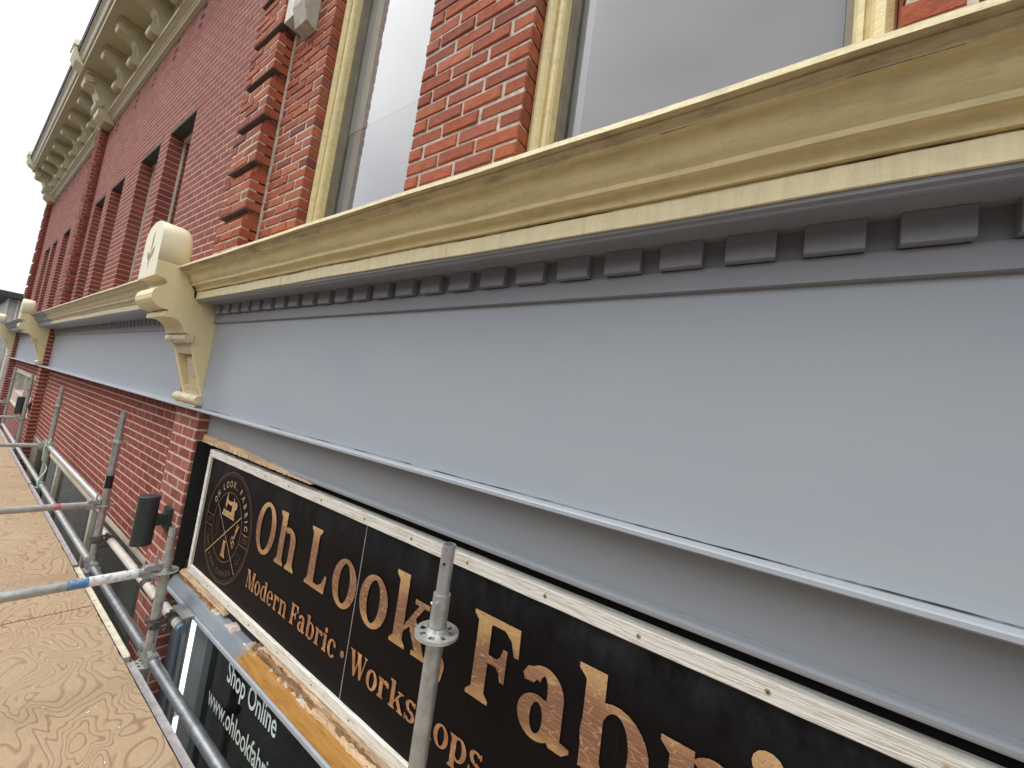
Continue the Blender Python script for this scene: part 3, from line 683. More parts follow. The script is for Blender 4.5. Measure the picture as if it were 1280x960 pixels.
for i, (a, b) in enumerate(OP):
    w = MB(); w.box(a+.001, a+.014, 1.214, 1.232, .6, ZH-.03); w.box(b-.022, b-.001, 1.214, 1.232, .6, ZH-.03); w.box(a+.022, b-.022, 1.200, 1.232, ZH-.055, ZH-.03)
    o = link('window', w, 'window_cream', B2)
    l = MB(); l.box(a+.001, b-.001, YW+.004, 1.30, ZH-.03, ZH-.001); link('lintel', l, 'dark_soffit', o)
    p = MB(); p.add([(a+.021, 1.225, .6), (b-.021, 1.225, .6), (b-.021, 1.225, ZH-.054), (a+.021, 1.225, ZH-.054)], [(0, 1, 2, 3)]); link('pane', p, 'glass', o)
    k = MB(); k.box(a, b, 1.42, 1.44, .6, ZH); link('backing', k, 'black_void', o)
    k = MB(); k.box(a+(.13 if i in (4, 5, 6, 2) else .19), b-.03, 1.245, 1.25, .6, ZH-.22); link('blind', k, 'pure_white', o)
# upper pilasters with set-back courses
for xr in (XP2, XE):
    q = MB(); q.box(xr-.416, xr-.032, 1.034, 1.2, .6, 4.2)
    for k in range(-2, 10):
        zb = 1.147+k*.3385; q.box(xr-.434, xr-.004, .9885, 1.04, max(.6, zb+.004), zb+.266)
    o = link('quoin_pilaster', q, 'mortar_red', B2)
    for off in (0, 1):
        M2.wall(xr-(.44 if off == 0 else .42), xr-(0 if off == 0 else .026), .62, 4.2, YP+.036*off, 1.147, 'brick_red', o, L=.2265, skip=(kq if off == 0 else (lambda k: not kq(k))), depth=.10)
pilaster_low(B2, M2, XL2-.45, XL2); pilaster_low(B2, M2, XL3-.45, XL3)
fascia(B2, XL2+.005, -3.47, 1.055, 1); fascia(B2, XL3+.005, XL2-.37, 1.055, 1)
bracket(B2, XL2-.06); bracket(B2, XL3-.06)
# fascia 3 stops
g = MB(); g.box(-17.9, XL3-.45, 1.0, 3, -Z0, .6); link('end_wall', g, 'brick_red', B2)

# wide window below the infill, bay two
f = MB(); f.box(XL2, -3.59, 1.092, 1.20, -1.475, -1.431); f.box(XL2, -3.59, 1.112, 1.20, -1.520, -1.4755)
for x in (-3.63, -6.0, -6.05, -8.4, -8.45, XL2+.02): f.box(x-.04, x, 1.12, 1.2, -3.4, -1.5205)
lw = link('window', f, 'window_cream', B2)
f = MB(); f.add([(XL2, 1.16, -3.4), (-3.6, 1.16, -3.4), (-3.6, 1.16, -1.52), (XL2, 1.16, -1.52)], [(0, 1, 2, 3)]); link('pane', f, 'glass_low', lw)
f = MB(); f.box(-8.3, -7.0, 1.5, 1.7, -3.2, -1.75); f.box(-5.2, -4.95, 1.4, 1.6, -3.4, -1.6); link('green_crate', f, 'green_box', B2)
f = MB(); f.box(-6.9, -5.4, 1.7, 1.75, -3.2, -1.6); f.box(-10.3, -8.6, 1.6, 1.65, -3.2, -1.6); link('display_panel', f, 'siding', B2)
# cream framed window, bay three
f = MB(); xa, xb = -16.3, XL2-.62
for a, c, d, e in ((xa, xb, -.53, -.471), (xa, xa+.07, -1.299, -.531), (xb-.07, xb, -1.299, -.531), (xa+.07, xb-.07, -1.299, -1.25)): f.box(a, c, 1.06, 1.2, d, e)
f.box((xa+xb)/2-.03, (xa+xb)/2+.03, 1.08, 1.2, -1.249, -.531)
ww = link('window', f, 'window_cream', B2)
f = MB(); f.add([(xa, 1.15, -1.3), (xb, 1.15, -1.3), (xb, 1.15, -.5), (xa, 1.15, -.5)], [(0, 1, 2, 3)]); link('pane', f, 'glass', ww)
f = MB(); f.box(xa, xb, 1.25, 1.27, -1.3, -.5); link('blind', f, 'siding', ww)

# ---- roof cornice along both buildings
def roof_cornice(B, xa, xb, mods, mains, seg):
    r = MB()
    r.prism([(1.086, 4.165), (1.045, 4.178), (1.038, 4.196), (1.030, 4.198), (1.030, 4.228), (1.012, 4.240), (.985, 4.262), (.972, 4.266), (.968, 4.290), (1.06, 4.296), (1.09, 4.296)], xa, xb)
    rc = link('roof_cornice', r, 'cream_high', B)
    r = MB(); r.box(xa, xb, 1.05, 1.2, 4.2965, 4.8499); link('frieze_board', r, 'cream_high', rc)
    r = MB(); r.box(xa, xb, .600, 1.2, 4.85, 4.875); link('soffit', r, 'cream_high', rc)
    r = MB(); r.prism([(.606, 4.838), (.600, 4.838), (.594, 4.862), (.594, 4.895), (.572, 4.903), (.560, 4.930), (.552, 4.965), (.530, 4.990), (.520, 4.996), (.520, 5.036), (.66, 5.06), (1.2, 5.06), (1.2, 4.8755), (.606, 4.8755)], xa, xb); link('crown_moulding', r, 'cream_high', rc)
    r = MB(); r.prism([(.514, 5.030), (.506, 5.034), (.494, 5.115), (.500, 5.125), (.66, 5.13), (1.3, 5.2), (1.3, 5.061), (.60, 5.061), (.518, 5.037)], xa, xb); link('gutter', r, 'roof_black', rc)
    proto = None
    for x in mods:
        if proto is None:
            q = MB(); q.box(x-.13, x+.13, .695, 1.05, 4.805, 4.8495)
            pr = [(1.05, 4.804), (.72, 4.804)]+[(.735-.045*math.cos(t), 4.735+.065*math.sin(t)) for t in [PI*.45-PI*i/9 for i in range(8)]]+[(.80, 4.655), (.87, 4.63), (.925, 4.56), (.945, 4.45), (.955, 4.30), (1.05, 4.30)]
            q.prism(pr, x-.095, x+.095); q.tube((x-.10, .925, 4.365), (x+.10, .925, 4.365), .058, 14)
            for dx in (-.03, .025): q.box(x+dx, x+dx+.012, .90, .96, 4.43, 4.62)
            proto = link('modillion', q, 'cream_high', rc); x0 = x
        else: dup(proto, rc, (x-x0, 0, 0))
    for x in mains:
        q = MB(); q.box(x-.2, x+.2, .64, 1.05, 4.790, 4.8495)
        pr = [(1.05, 4.789), (.66, 4.789)]+[(.69-.05*math.cos(t), 4.70+.085*math.sin(t)) for t in [PI*.45-PI*i/9 for i in range(8)]]+[(.78, 4.60), (.82, 4.50), (.85, 4.44)]+[(.86-.045*math.cos(t), 4.37+.06*math.sin(t)) for t in [PI*.4-PI*i/8 for i in range(8)]]+[(.93, 4.27), (1.05, 4.24)]
        q.prism(pr, x-.17, x+.17); q.tube((x-.19, .70, 4.70), (x+.19, .70, 4.70), .055, 14); q.tube((x-.19, .86, 4.375), (x+.19, .86, 4.375), .05, 14)
        q.prism([(.87, 4.20), (.86, 4.295), (1.06, 4.300), (1.086, 4.12), (.96, 4.12)], x-.2, x+.2)
        link('corner_bracket', q, 'cream_high', rc)
        q = MB(); q.prism([(.60, 4.84), (.50, 4.90), (.455, 4.98), (.455, 5.10), (.46, 5.24), (.62, 5.26), (.66, 4.88)], x-.17, x+.17); q.box(x-.20, x+.20, .44, .60, 5.12, 5.20); link('crown_block', q, 'cream_head', rc)
roof_cornice(B2, -17.35, -3.362, [-6.22, -7.2, -8.19, -9.13, -5.25, -4.3, -11.16, -12.09, -13.09, -14.2, -15.2, -16.1], [-10.25, -17.0], 0)
roof_cornice(B1, -3.36, XR, [-2.4, -1.4, -.4, .6, 1.6, 2.6], [-3.15], 0)
g = MB(); g.prism([(1.2, 5.061), (7, 5.061), (7, 5.3), (1.3, 5.2)], -17.3, XR); link('roof', g, 'roof_black', B2)
M1.build(); M2.build()
#@@PART3
# ================================================================== SHOP SIGN
SG = thing('shop_sign', 'long black shop sign with copper lettering in a whitewashed timber frame under the grey fascia', 'sign', (-1.3, 1.05, -1.2))
YS = 1.052
for a, b in ((-2.972, -1.3625), (-1.3595, 1.2)):
    g = MB(); g.box(a, b, YS, YS+.03, -1.165, -.485); link('sign_board', g, 'sign_black', SG)
g = MB(); g.box(-1.3625, -1.3595, YS-.0015, YS+.02, -1.157, -.497); link('joint_strip', g, 'aluminium', SG)
def rail(x0, x1, z0, z1, cuts=1, vert=False):
    g = MB(); c = .003; n = 40
    if not vert:
        xs = [x0+(x1-x0)*i/n for i in range(n+1)]; w = [random.uniform(-.0006, .0006) for _ in xs]
        P = []
        for x, e in zip(xs, w): P += [(x, YS+.0005, z0), (x, 1.040+c, z0+e), (x, 1.040, z0+c+e), (x, 1.040, z1-c+e), (x, 1.040+c, z1+e), (x, YS+.028, z1), (x, YS+.028, z0)]
        g.add(P, [(i*7+k, i*7+(k+1) % 7, (i+1)*7+(k+1) % 7, (i+1)*7+k) for i in range(n) for k in range(7)]+[tuple(range(7)), tuple(range(n*7, n*7+7))])
    else: g.prismy([(x0, z0), (x1, z0), (x1, z1), (x0, z1)], 1.0395, YS+.028)
    return link('frame_rail', g, 'whitewood', SG)
r1 = rail(-3.006, 1.2, -.4965, -.4535); r2 = rail(-3.006, 1.2, -1.206, -1.157); rail(-3.006, -2.972, -1.1565, -.497, vert=True)
for r_, zz in ((r1, -.475), (r2, -1.182)):
    x = -2.99
    while x < 1.1:
        g = MB(); g.tube((x, 1.0385, zz), (x, 1.045, zz), .0030, 8); link('nail', g, 'dark_iron', r_); g = MB(); g.tube((x, 1.0394, zz), (x, 1.045, zz), random.uniform(.0045, .007), 14); link('rust_stain', g, 'rusty', r_); x += random.uniform(.24, .33)

def ring(cx, cz, rx, rz, tx, tz, a0=0, a1=360, n=26):
    P = []
    for i in range(n):
        a = math.radians(a0+(a1-a0)*i/n); b = math.radians(a0+(a1-a0)*(i+1)/n)
        P.append([(cx+rx*math.cos(a), cz+rz*math.sin(a)), (cx+rx*math.cos(b), cz+rz*math.sin(b)), (cx+(rx-tx)*math.cos(b), cz+(rz-tz)*math.sin(b)), (cx+(rx-tx)*math.cos(a), cz+(rz-tz)*math.sin(a))])
    return P
def RC(x0, x1, z0, z1): return [[(x0, z0), (x1, z0), (x1, z1), (x0, z1)]]
def foot(x, st=.2, e=.075, z=0, up=1):               # bracketed slab serif under or over a stem
    h = .062*up; k = .05*up
    return [[(x-e, z), (x+st+e, z), (x+st+e, z+h*.7), (x+st, z+h+k), (x, z+h+k), (x-e, z+h*.7)]]
def flag(x, z, st=.2): return [[(x-.085, z), (x+st, z), (x+st, z-.12), (x, z-.13), (x-.085, z-.05)]]
ST = .205
def glyph(c):
    s = ST; XH = .74
    if c == 'O': return ring(.41, .5, .41, .525, .19, .085), .82
    if c == 'o': return ring(.335, .365, .335, .39, .185, .075), .67
    if c == 'h': return foot(.08)+RC(.08, .08+s, 0, 1)+flag(.08, 1.0)+ring(.43, .50, .295, .25, .2, .10, 0, 128)+RC(.525, .725, 0, .505)+foot(.525), .80
    if c == 'n': return foot(.08)+RC(.08, .08+s, 0, XH)+flag(.08, XH)+ring(.43, .50, .295, .25, .2, .10, 0, 128)+RC(.525, .725, 0, .505)+foot(.525), .80
    if c == 'L': return foot(.09)+RC(.09, .09+s, 0, 1)+foot(.09, z=1, up=-1)+[[(.1, 0), (.66, 0), (.70, .30), (.635, .30), (.55, .14), (.45, .085), (.1, .085)]], .72
    if c == 'k': return foot(.08)+RC(.08, .08+s, 0, 1)+flag(.08, 1.0)+[[(.28, .30), (.55, .66), (.66, .66), (.40, .33), (.28, .22)]]+RC(.46, .76, .66, .73)+[[(.36, .40), (.50, .50), (.76, .06), (.57, .06)]]+RC(.50, .82, 0, .065), .82
    if c == 'F': return foot(.09)+RC(.09, .09+s, 0, 1)+foot(.09, z=1, up=-1)+[[(.2, 1), (.71, 1), (.72, .68), (.655, .68), (.60, .83), (.50, .91), (.2, .91)]]+[[(.25, .465), (.42, .465), (.47, .42), (.50, .33), (.56, .33), (.56, .70), (.50, .70), (.47, .60), (.42, .555), (.25, .555)]], .73
    if c == 'a': return ring(.33, .50, .255, .26, .2, .095, 0, 150)+RC(.385, .585, .08, .505)+[[(.055, .60), (.085, .535), (.20, .545), (.275, .64), (.20, .715), (.11, .69)]]+ring(.275, .212, .245, .232, .165, .07, 0, 360)+[[(.385, .10), (.46, 0), (.62, 0), (.70, .06), (.70, .10), (.585, .12)]]+[[(.30, .36), (.40, .38), (.40, .44), (.32, .425)]], .70
    if c == 'b': return RC(.08, .08+s, .03, 1)+flag(.08, 1.0)+ring(.40, .365, .335, .39, .19, .075), .76
    if c == 'p': return RC(.08, .08+s, -.30, XH-.02)+foot(.08, z=-.30)+flag(.08, XH)+ring(.40, .365, .335, .39, .19, .075), .76
    if c == 'd': return ring(.365, .365, .335, .39, .19, .075)+RC(.49, .49+s, .0, 1)+flag(.49, 1.0)+RC(.49, .77, 0, .06), .79
    if c == 'r': return foot(.08)+RC(.08, .08+s, 0, XH)+flag(.08, XH)+ring(.44, .50, .22, .25, .17, .15, 45, 140)+[[(.46, .74), (.60, .70), (.62, .54), (.50, .52), (.44, .60)]], .62
    if c == 'i': return foot(.08)+RC(.08, .08+s, 0, XH)+flag(.08, XH)+ring(.185, .92, .115, .115, .115, .115, n=14), .37
    if c == 'c': return ring(.335, .365, .335, .39, .19, .075, 42, 322)+[[(.44, .60), (.62, .62), (.60, .47), (.46, .47)]], .64
    if c == 'e': return ring(.335, .365, .335, .39, .185, .075, 0, 322)+RC(.12, .655, .36, .42), .69
    if c == 's': return ring(.29, .55, .25, .20, .16, .08, 20, 262)+ring(.29, .20, .27, .215, .17, .085, 262-60, 442)+[[(.10, .44), (.28, .37), (.46, .34), (.48, .24), (.3, .29), (.12, .36)]]+[[(.46, .56), (.53, .56), (.53, .75), (.48, .75)]]+[[(.03, .0), (.08, .0), (.10, .20), (.03, .20)]], .58
    if c == 'M': return foot(.06, .10)+RC(.06, .14, 0, 1)+foot(.06, .1, z=1, up=-1)+[[(.10, 1), (.30, 1), (.58, .25), (.50, 0), (.45, 0)]]+[[(.50, .0), (.54, .16), (.80, 1), (.86, 1), (.58, 0)]]+RC(.78, .99, 0, 1)+foot(.78)+foot(.78, .2, z=1, up=-1), 1.06
    if c == 'W': return [[(.02, 1), (.24, 1), (.42, .26), (.36, 0), (.30, 0)], [(.34, .0), (.38, .2), (.54, .82), (.60, .72), (.40, 0)], [(.44, 1), (.66, 1), (.84, .26), (.76, 0), (.70, 0)], [(.72, 0), (.79, .2), (.98, 1), (1.05, 1), (.80, 0)]]+RC(-.04, .30, .94, 1)+RC(.40, .72, .94, 1)+RC(.90, 1.10, .94, 1), 1.08
    if c == ',': return ring(.12, .10, .12, .12, .12, .12, n=14)+[[(.24, .10), (.20, -.08), (.08, -.24), (.05, -.20), (.13, -.06), (.10, .04)]], .28
    if c == '*': return ring(.16, .40, .15, .15, .15, .15, n=14), .32
    return [], .3
def poly_part(name, polys, mt, par, y=1.0485):
    g = MB(); k = 0
    for P in polys: g.flat(P, y-.000012*k); k += 1
    return link(name, g, mt, par)
def write(spec, z, h, kx=1.0):
    P = []
    for c, x in spec:
        G, w_ = glyph(c); P += [[(x+a*h*kx, z+b*h) for a, b in p] for p in G]
    return P
H = .245
big = [('O', -2.250, 1.0), ('h', -2.020, .94), ('L', -1.738, .99), ('o', -1.528, 1.0), ('o', -1.337, 1.02), ('k', -1.142, .97), (',', -.925, 1.0), ('F', -.776, 1.0), ('a', -.592, 1.0), ('b', -.415, 1.05), ('r', -.205, 1.0), ('i', -.050, 1.0), ('c', .055, 1.0)]
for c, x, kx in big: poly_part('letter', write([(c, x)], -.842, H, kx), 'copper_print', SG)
def run(txt, x, x1, z, h):
    tot = sum(glyph(c)[1]+.06 for c in txt)-.06; kx = (x1-x)/(tot*h); P = []
    for c in txt: poly_part('small_letter', write([(c, x)], z, h, kx), 'copper_small', SG); x += (glyph(c)[1]+.06)*h*kx
for a in (('Modern', -2.252, -1.832, -1.040, .088), ('Fabric', -1.797, -1.430, -1.040, .088), ('*', -1.398, -1.372, -1.035, .088), ('Workshops', -1.333, -.672, -1.040, .088)): run(*a)
EX, EZ = -2.594, -.829
def E(P): return [[(EX+a, EZ+b) for a, b in p] for p in P]
def seg(x0, z0, x1, z1, w_):
    d = Vector((x1-x0, z1-z0)); n = Vector((-d.y, d.x)).normalized()*w_/2
    return [[(x0-n.x, z0-n.y), (x1-n.x, z1-n.y), (x1+n.x, z1+n.y), (x0+n.x, z0+n.y)]]
P = ring(0, 0, .302, .302, .0035, .0035, n=72)+ring(0, 0, .288, .288, .0018, .0018, n=72)+ring(0, 0, .190, .190, .0035, .0035, n=60)
for sx in (-1, 1):
    for zz in (.017, -.044): P += seg(sx*.19, zz, sx*.288, zz, .0035)
em = poly_part('emblem', E(P), 'copper_line', SG)
poly_part('crossed_needles', E(seg(-.174, .102, .190, -.205, .004)+seg(.163, .092, -.222, -.203, .006)), 'gold_print', em, 1.0478)
# sewing machine
P = RC(-.092, .075, .050, .062)+RC(-.084, .067, .064, .084)+[[(.022, .084), (.066, .084), (.058, .150), (.030, .150)]]+[[(-.058, .122), (.040, .118), (.045, .146), (-.02, .138), (-.058, .150)]]+RC(-.066, -.044, .104, .158)+RC(-.058, -.053, .086, .104)+RC(-.060, -.050, .158, .178)+ring(.068, .128, .018, .022, .018, .022, n=14)+RC(.03, .04, .146, .166)
poly_part('sewing_machine', E(P), 'gold_print', em, 1.0482)
P = seg(.150, .040, .108, -.035, .008)+seg(.128, .045, .118, -.035, .007)+[q for q in ring(.095, -.048, .015, .020, .005, .005, n=14)]+ring(.112, -.068, .014, .020, .005, .005, n=14)
poly_part('scissors', E(P), 'gold_print', em, 1.0482)
P = [[(-.022, -.165), (.040, -.165), (.030, -.15), (.022, -.085), (.028, -.075), (-.014, -.075), (-.008, -.085), (-.012, -.15)]]
poly_part('thread_spool', E(P), 'copper_small', em, 1.0482)
P = seg(-.150, .02, -.150, -.06, .003)+seg(-.110, .02, -.110, -.06, .003)+seg(-.150, -.06, -.13, -.085, .003)+seg(-.110, -.06, -.13, -.085, .003)+seg(-.15, .02, -.13, .035, .003)+seg(-.11, .02, -.13, .035, .003)+ring(-.13, -.02, .010, .030, .003, .003, n=12)+ring(.20, -.12, .022, .030, .003, .003, n=12)+seg(.17, -.16, .235, -.10, .003)+seg(-.235, -.06, -.235, -.16, .003)+seg(-.205, -.06, -.205, -.15, .003)
poly_part('small_emblems', E(P), 'copper_dim', em, 1.0482)
def arc(txt, r, a0, a1, size, mt, name, flip=False):
    mb = MB(); n = len(txt)
    wd = [.5 if c in " ,!I" else 1 for c in txt]; tot = sum(wd); acc = 0
    for c, w_ in zip(txt, wd):
        t = (acc+w_/2)/tot; acc += w_; a = math.radians(a0+(a1-a0)*t)
        if c == ' ': continue
        ang = a-PI/2 if not flip else a+PI/2
        q = text(c, size, .85, EX+r*math.cos(a), EZ+r*math.sin(a), 1.0482, em, mt, name, ang=ang, centre=True, off=.001)
        mb.add(q.v, q.f)
    link(name, mb, mt, em)
arc('OH LOOK, FABRIC!', .218, 158, 0, .050, 'gold_print', 'arched_lettering')
arc('ONTARIO, CANADA', .262, 205, 305, .040, 'copper_dim', 'arched_lettering', True)
for bx, tx in ((-.240, 'EST'), (.240, '2020')):
    link('box_lettering', text(tx, .040, .8, EX+bx, EZ-.028, 1.0482, em, 'copper_dim', 'x', centre=True), 'copper_dim', em)

# ================================================================== WALL LAMPS
def lamp(x, label):
    L = thing('wall_lamp', label, 'lamp', (x, YP, -.95), 'cylindrical wall lamps on the brick pilasters')
    g = MB(); g.tube((x, .866, -1.098), (x, .866, -.800), .054, 28, cap=False)
    g.tube((x, .866, -.800), (x, .866, -.796), .054, 28, r2=.050); g.tube((x, .866, -.800), (x, .866, -.7995), .0535, 28)
    g.add([(x+.05*math.cos(2*PI*i/28), .866+.05*math.sin(2*PI*i/28), -1.085) for i in range(28)], [tuple(range(28))])
    g.tube((x, .866, -1.0985), (x, .866, -1.085), .0541, 28, r2=.050, cap=False); link('shade', g, 'lamp_black', L)
    g = MB(); g.box(x-.026, x+.026, .905, .966, -.985, -.920); link('arm', g, 'lamp_black', L)
    g = MB(); g.box(x-.058, x+.058, .966, .984, -1.020, -.880); g.tube((x, .962, -.90), (x, .967, -.90), .006, 8); g.tube((x, .962, -1.0), (x, .967, -1.0), .006, 8); link('back_plate', g, 'lamp_black', L)
lamp(-3.300, 'black cylindrical wall lamp on the pilaster beside the shop sign')
lamp(XL2-.22, 'small far black cylindrical lamp on the pilaster under the second bracket')

# ================================================================== SCAFFOLD
SF = thing('scaffold', 'galvanised tube scaffold with disc couplings standing along the shop front', 'scaffold', (-4, .1, -Z0))
PX = [2.3, -.775, -2.86, -4.42, -7.48, -10.55, -13.62]; PY = .885
SHORT = {-2.86}
def disc(cx, cy, z, par, mt='galvanised'):
    g = MB(); n = 48; rs = [.0245, .033, .049, .061]; t = .0045
    def pt(r, i, zz): return (cx+r*math.cos(2*PI*i/n), cy+r*math.sin(2*PI*i/n), zz)
    for i in range(n):
        hole = (i % 6) in (2, 3) or (i % 6 == 4 and (i//6) % 2 == 0)
        for k in range(3):
            if k == 1 and hole: continue
            for zz in (z-t, z+t): g.add([pt(rs[k], i, zz), pt(rs[k+1], i, zz), pt(rs[k+1], i+1, zz), pt(rs[k], i+1, zz)], [(0, 1, 2, 3)])
        g.add([pt(rs[3], i, z-t), pt(rs[3], i+1, z-t), pt(rs[3], i+1, z+t), pt(rs[3], i, z+t)], [(0, 1, 2, 3)], True)
        if hole:
            for r in (rs[1], rs[2]): g.add([pt(r, i, z-t), pt(r, i+1, z-t), pt(r, i+1, z+t), pt(r, i, z+t)], [(0, 1, 2, 3)])
    g.tube((cx, cy, z-.018), (cx, cy, z+.018), .0262, 24, cap=False)
    return link('disc', g, mt, par)
def post(x, y, near):
    zt = -1.12 if x in SHORT and y > 0 else -.615
    mt = 'galvanised_worn' if x in SHORT or x < -7 else 'galvanised'
    g = MB(); g.tube((x, y, -Z0+.03), (x, y, zt+.105), .02415, 28); g.tube((x, y, -Z0+.001), (x, y, -Z0+.03), .06, 16)
    p = link('standard', g, mt, SF)
    g = MB(); g.tube((x, y, zt+.1052), (x, y, zt+.24), .0188, 24, hollow=.003); link('spigot', g, mt, p)
    if near:
        g = MB()
        for a, zz, rr in ((-2.6, zt+.145, .0190), (-1.3, zt+.105-.018, .0245), (-2.9, zt+.07, .0245), (-1.2, zt+.19, .019)):
            c, q = math.cos(a), math.sin(a); dk = zz in (zt+.145, zt+.19)
            g.cm = 0 if dk else 1; g.tube((x+rr*.95*c, y+rr*.95*q, zz), (x+(rr+(.0006 if dk else .005))*c, y+(rr+(.0006 if dk else .005))*q, zz), .0042, 10)
        link('rivets', g, ['black_void', 'galvanised_bright'], p)
    z = zt
    while z > -Z0+.3: disc(x, y, z, p, 'galvanised_bright' if near and z == zt else mt); z -= .503
    return p
for x in PX:
    post(x, PY, x > -8); post(x, -.685, False)
def head(p, d, par, mt='galvanised'):                # cast wedge head at a tube end, pointing along d from post centre p
    p = Vector(p); d = Vector(d); n = Vector((-d.y, d.x, 0)); g = MB()
    def B(a0, a1, w_, z0, z1):
        vs = [p+d*a+n*b+Vector((0, 0, z)) for z in (z0, z1) for a, b in ((a0, -w_), (a1, -w_), (a1, w_), (a0, w_))]
        g.add(vs, [(0, 3, 2, 1), (4, 5, 6, 7), (0, 1, 5, 4), (1, 2, 6, 5), (2, 3, 7, 6), (3, 0, 4, 7)])
    B(.026, .090, .019, .008, .034); B(.026, .090, .019, -.034, -.008); B(.066, .100, .021, -.030, .030); B(.044, .054, .004, -.075, .075)
    return link('wedge_head', g, mt, par)
def tube_between(name, a, b, mt, r=.02415, heads=True):
    a = Vector(a); b = Vector(b); d = (b-a).normalized(); g = MB(); g.tube(a+d*.085, b-d*.085, r, 28); o = link(name, g, mt, SF)
    if heads: head(a, d, o); head(b, -d, o)
    return o
for i in range(len(PX)-1):
    x0, x1 = PX[i+1], PX[i]
    tube_between('ledger', (x0, PY, -1.578), (x1, PY, -1.578), 'ledger_steel' if i < 3 else 'galvanised'); tube_between('ledger', (x0, -.685, -1.578), (x1, -.685, -1.578), 'galvanised')
    tube_between('guard_rail', (x0, -.685, -1.12), (x1, -.685, -1.12), 'galvanised')
    tube_between('ledger', (x0, PY, -Z0+.35), (x1, PY, -Z0+.35), 'galvanised')
for x in PX:
    tube_between('transom', (x, PY, -1.640), (x, -.685, -1.640), 'galvanised', heads=False)
    if x < -1: 
        o = tube_between('guard_rail', (x, PY, -1.110), (x, -.685, -1.110), 'galvanised_worn' if x < -4 else 'galvanised')
        if x == -2.86:
            g = MB(); g.tube((x, .50, -1.110), (x, .575, -1.110), .0246, 28, cap=False); link('paint_band', g, 'blue_scuff', o)
            g = MB(); g.tube((x, .5755, -1.110), (x, .765, -1.110), .0246, 28, cap=False); link('paint_band', g, 'white_scuff', o)
        if x == -4.42:
            g = MB(); g.tube((x, .615, -1.110), (x, .65, -1.110), .0246, 28, cap=False); link('paint_band', g, 'red_scuff', o)
tube_between('guard_rail', (-7.48, PY, -1.118), (-4.42, PY, -1.118), 'galvanised_bright')
g = MB(); g.tube((-5.75, PY, -1.118), (-5.68, PY, -1.118), .0268, 24); link('joint_sleeve', g, 'galvanised_bright', SF)
# tie tube behind the two middle posts, with couplers
TY, TZ = .954, -1.385
g = MB(); g.tube((-4.72, TY, TZ), (-2.66, TY, TZ), .0242, 28, hollow=.004); tie = link('tie_tube', g, 'tube_cream', SF)
g = MB(); g.tube((-2.70, TY, TZ), (-2.655, TY, TZ), .0255, 24); link('blue_end_cap', g, 'blue_band', tie)
def coupler(x, y, z, axis='x', par=tie, bolt=1):
    g = MB()
    def r_(o, w_):
        if axis == 'x': g.tube((x+o, y, z), (x+o+w_, y, z), .0325, 20)
        else: g.tube((x, y, z+o), (x, y, z+o+w_), .0325, 20)
    r_(-.026, .019); r_(.007, .019)
    for s_ in (-1, 1):
        if axis == 'x':
            g.tube((x-.01, y-.01*s_, z+.040*s_), (x+.012, y-.068*bolt, z+.040*s_), .0062, 8); g.tube((x+.008, y-.050*bolt, z+.040*s_), (x+.010, y-.062*bolt, z+.040*s_), .0125, 6)
            g.box(x-.022, x+.022, y-.034*bolt, y-.014*bolt, z+.022*s_, z+.052*s_)
        else:
            g.tube((x+.04*s_, y-.03, z), (x+.04*s_, y+.035, z), .0062, 8); g.tube((x+.04*s_, y-.034, z), (x+.04*s_, y-.024, z), .0125, 6)
            g.box(x+.02*s_, x+.052*s_, y-.016, y+.016, z-.02, z+.02)
    return link('coupler', g, 'dark_iron', par)
coupler(-4.36, TY, TZ); coupler(-4.42, PY, TZ, 'z'); coupler(-3.55, TY, TZ, bolt=-.6); coupler(-3.36, TY, TZ, bolt=-.6); coupler(-3.02, TY, TZ, bolt=.8); coupler(-2.795, TY, TZ, bolt=.7); coupler(-2.86, PY, TZ-.02, 'z')
g = MB(); g.tube((-3.46, TY+.01, TZ-.03), (-3.46, 1.085, TZ-.03), .012, 12); g.tube((-3.46, 1.06, TZ-.03), (-3.46, 1.086, TZ-.03), .035, 12); link('wall_tie', g, 'dark_iron', tie)
g = MB(); g.prism([(TY-.02, TZ+.07), (TY+.03, TZ+.07), (TY+.03, TZ+.078), (TY-.02, TZ+.078)], -2.80, -2.62); link('tie_bracket', g, 'galvanised', tie)
# black maker's label on the third post
g = MB(); g.tube((-4.42, PY, -.985), (-4.42, PY, -.885), .0245, 28, cap=False); lb = link('post_label', g, 'sticker_black', SF)
g = MB()
for i in range(4): g.box(-4.42-.004, -4.42+.006, PY-.0262, PY-.0250, -.975+i*.021, -.965+i*.021)
link('label_print', g, 'pure_white', lb)
# deck side rails
for i in range(len(PX)-1):
    x0, x1 = PX[i+1]+.03, PX[i]-.03
    g = MB(); g.box(x0, x1, .7865, .812, -1.640, -1.574); g.box(x0, x1, .8125, .815, -1.640, -1.568)
    o = link('deck_rail', g, 'aluminium' if i != 2 else 'window_cream', SF)
    g = MB(); g.box(x0, x1, .755, .786, -1.636, -1.5725); link('rubber_edge', g, 'sticker_black', o)
    g = MB(); x = x0+.25
    while x < x1-.1: g.tube((x, .799, -1.5745), (x, .799, -1.571), .006, 10); x += .42
    link('rivets', g, 'galvanised_bright', o)
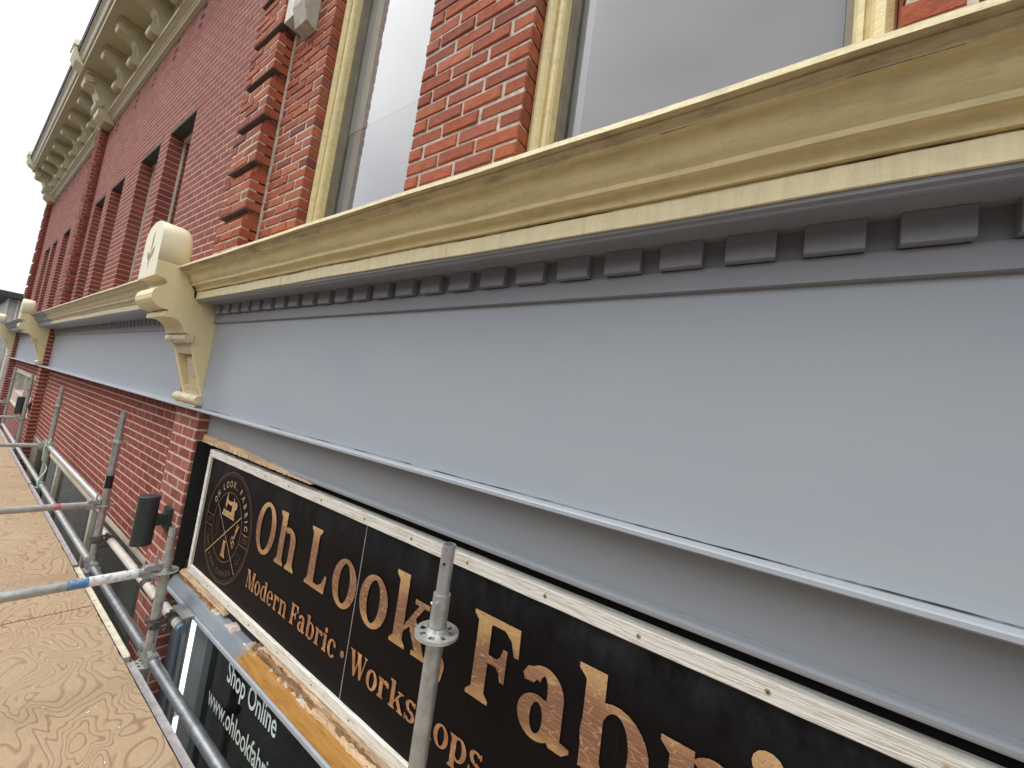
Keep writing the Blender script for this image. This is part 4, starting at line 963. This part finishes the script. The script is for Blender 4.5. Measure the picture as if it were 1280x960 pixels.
# plywood sheets lying on the deck
xs = [1.28, -1.16, -3.60, -6.04, -8.48, -10.92, -13.36]
lab = ['plywood sheet of the scaffold deck nearest the viewer, mostly outside the frame', 'near plywood sheet with bold swirling grain at the bottom left corner', 'second plywood sheet along the deck, crossed by the guard tube with a blue paint mark',
       'third plywood sheet along the deck, paler and crossed by the middle guard tube', 'fourth plywood sheet along the deck, narrow in the distance', 'farthest visible plywood sheet at the left edge of the frame']
for i in range(6):
    a, b = xs[i+1]+.004, xs[i]-.004; n = 60; mb = MB(); zt = -1.5535-.0015*(i % 2)
    top_ = [(b-(b-a)*k/n, .773+random.uniform(-1, 1)*.0009-(random.random() < .06)*.004) for k in range(n+1)]
    ol = [(b, -.63)]+top_+[(a, -.63)]; m_ = len(ol)
    mb.add([(x, y, zt-.018) for x, y in ol]+[(x, y, zt) for x, y in ol], [(k, (k+1) % m_, m_+(k+1) % m_, m_+k) for k in range(m_)]+[tuple(range(m_-1, -1, -1)), tuple(range(m_, 2*m_))])
    o = link('plywood_sheet', mb, 'plywood'); tag(o, lab[i], 'plywood sheet', 'plywood sheets laid along the scaffold deck')
g = MB()
for _ in range(70):
    x = random.uniform(-4.5, -1.4); y = random.uniform(.2, .78); a = random.uniform(0, PI); l = random.uniform(.001, .0055); c, q = math.cos(a), math.sin(a); w_ = l*.35; zz = -1.5515+random.uniform(0, .002)
    g.add([(x-c*l+q*w_, y-q*l-c*w_, zz), (x+c*l+q*w_, y+q*l-c*w_, zz+.001), (x+c*l-q*w_, y+q*l+c*w_, zz+.003), (x-c*l-q*w_, y-q*l+c*w_, zz)], [(0, 1, 2, 3)])
o = link('wood_chips', g, 'blind_pale'); o['kind'] = 'stuff'; o['label'] = 'pale paint and wood chips scattered on the plywood deck'
# pale green cord hanging from the fourth post
g = MB(); pts = [(-7.43, .86, -1.06)]
random.seed(5)
for k in range(26):
    t = k/25; pts.append((-7.36+.05*math.sin(t*9)+.10*t, .86+.03*math.cos(t*11), -1.08-.50*t if k > 8 else -1.05-.05*math.sin(k*1.7)))
for a, b in zip(pts, pts[1:]): g.tube(a, b, .007, 8)
pts = [(-6.1+.03*math.sin(k), 1.06, -1.55-.045*k) for k in range(12)]
o = link('cord', g, 'green_cord'); tag(o, 'pale green cord knotted and hanging from the fourth scaffold post', 'cord')

# ================================================================== HOUSE BEYOND
HS = thing('house', 'distant grey clad house with a black roof at the far left edge', 'house', (-34, 5, -Z0))
g = MB(); g.box(-44, -30.3, 1.25, 9, -Z0, 2.35); hw = link('wall', g, 'siding', HS)
g = MB()
for k in range(26): g.box(-30.299, -30.26, 1.25+.3*k, 1.30+.3*k, -Z0, 2.35)
link('battens', g, 'window_cream', hw)
g = MB(); g.prismy([(-45, 2.36), (-29.7, 2.36), (-29.7, 2.62), (-37, 3.1), (-45, 2.7)], .95, 9.3); link('roof', g, 'roof_black', HS)
g = MB(); g.box(-30.26, -30.2, 2.6, 3.6, -.4, 1.2); link('window', g, 'roof_black', HS)
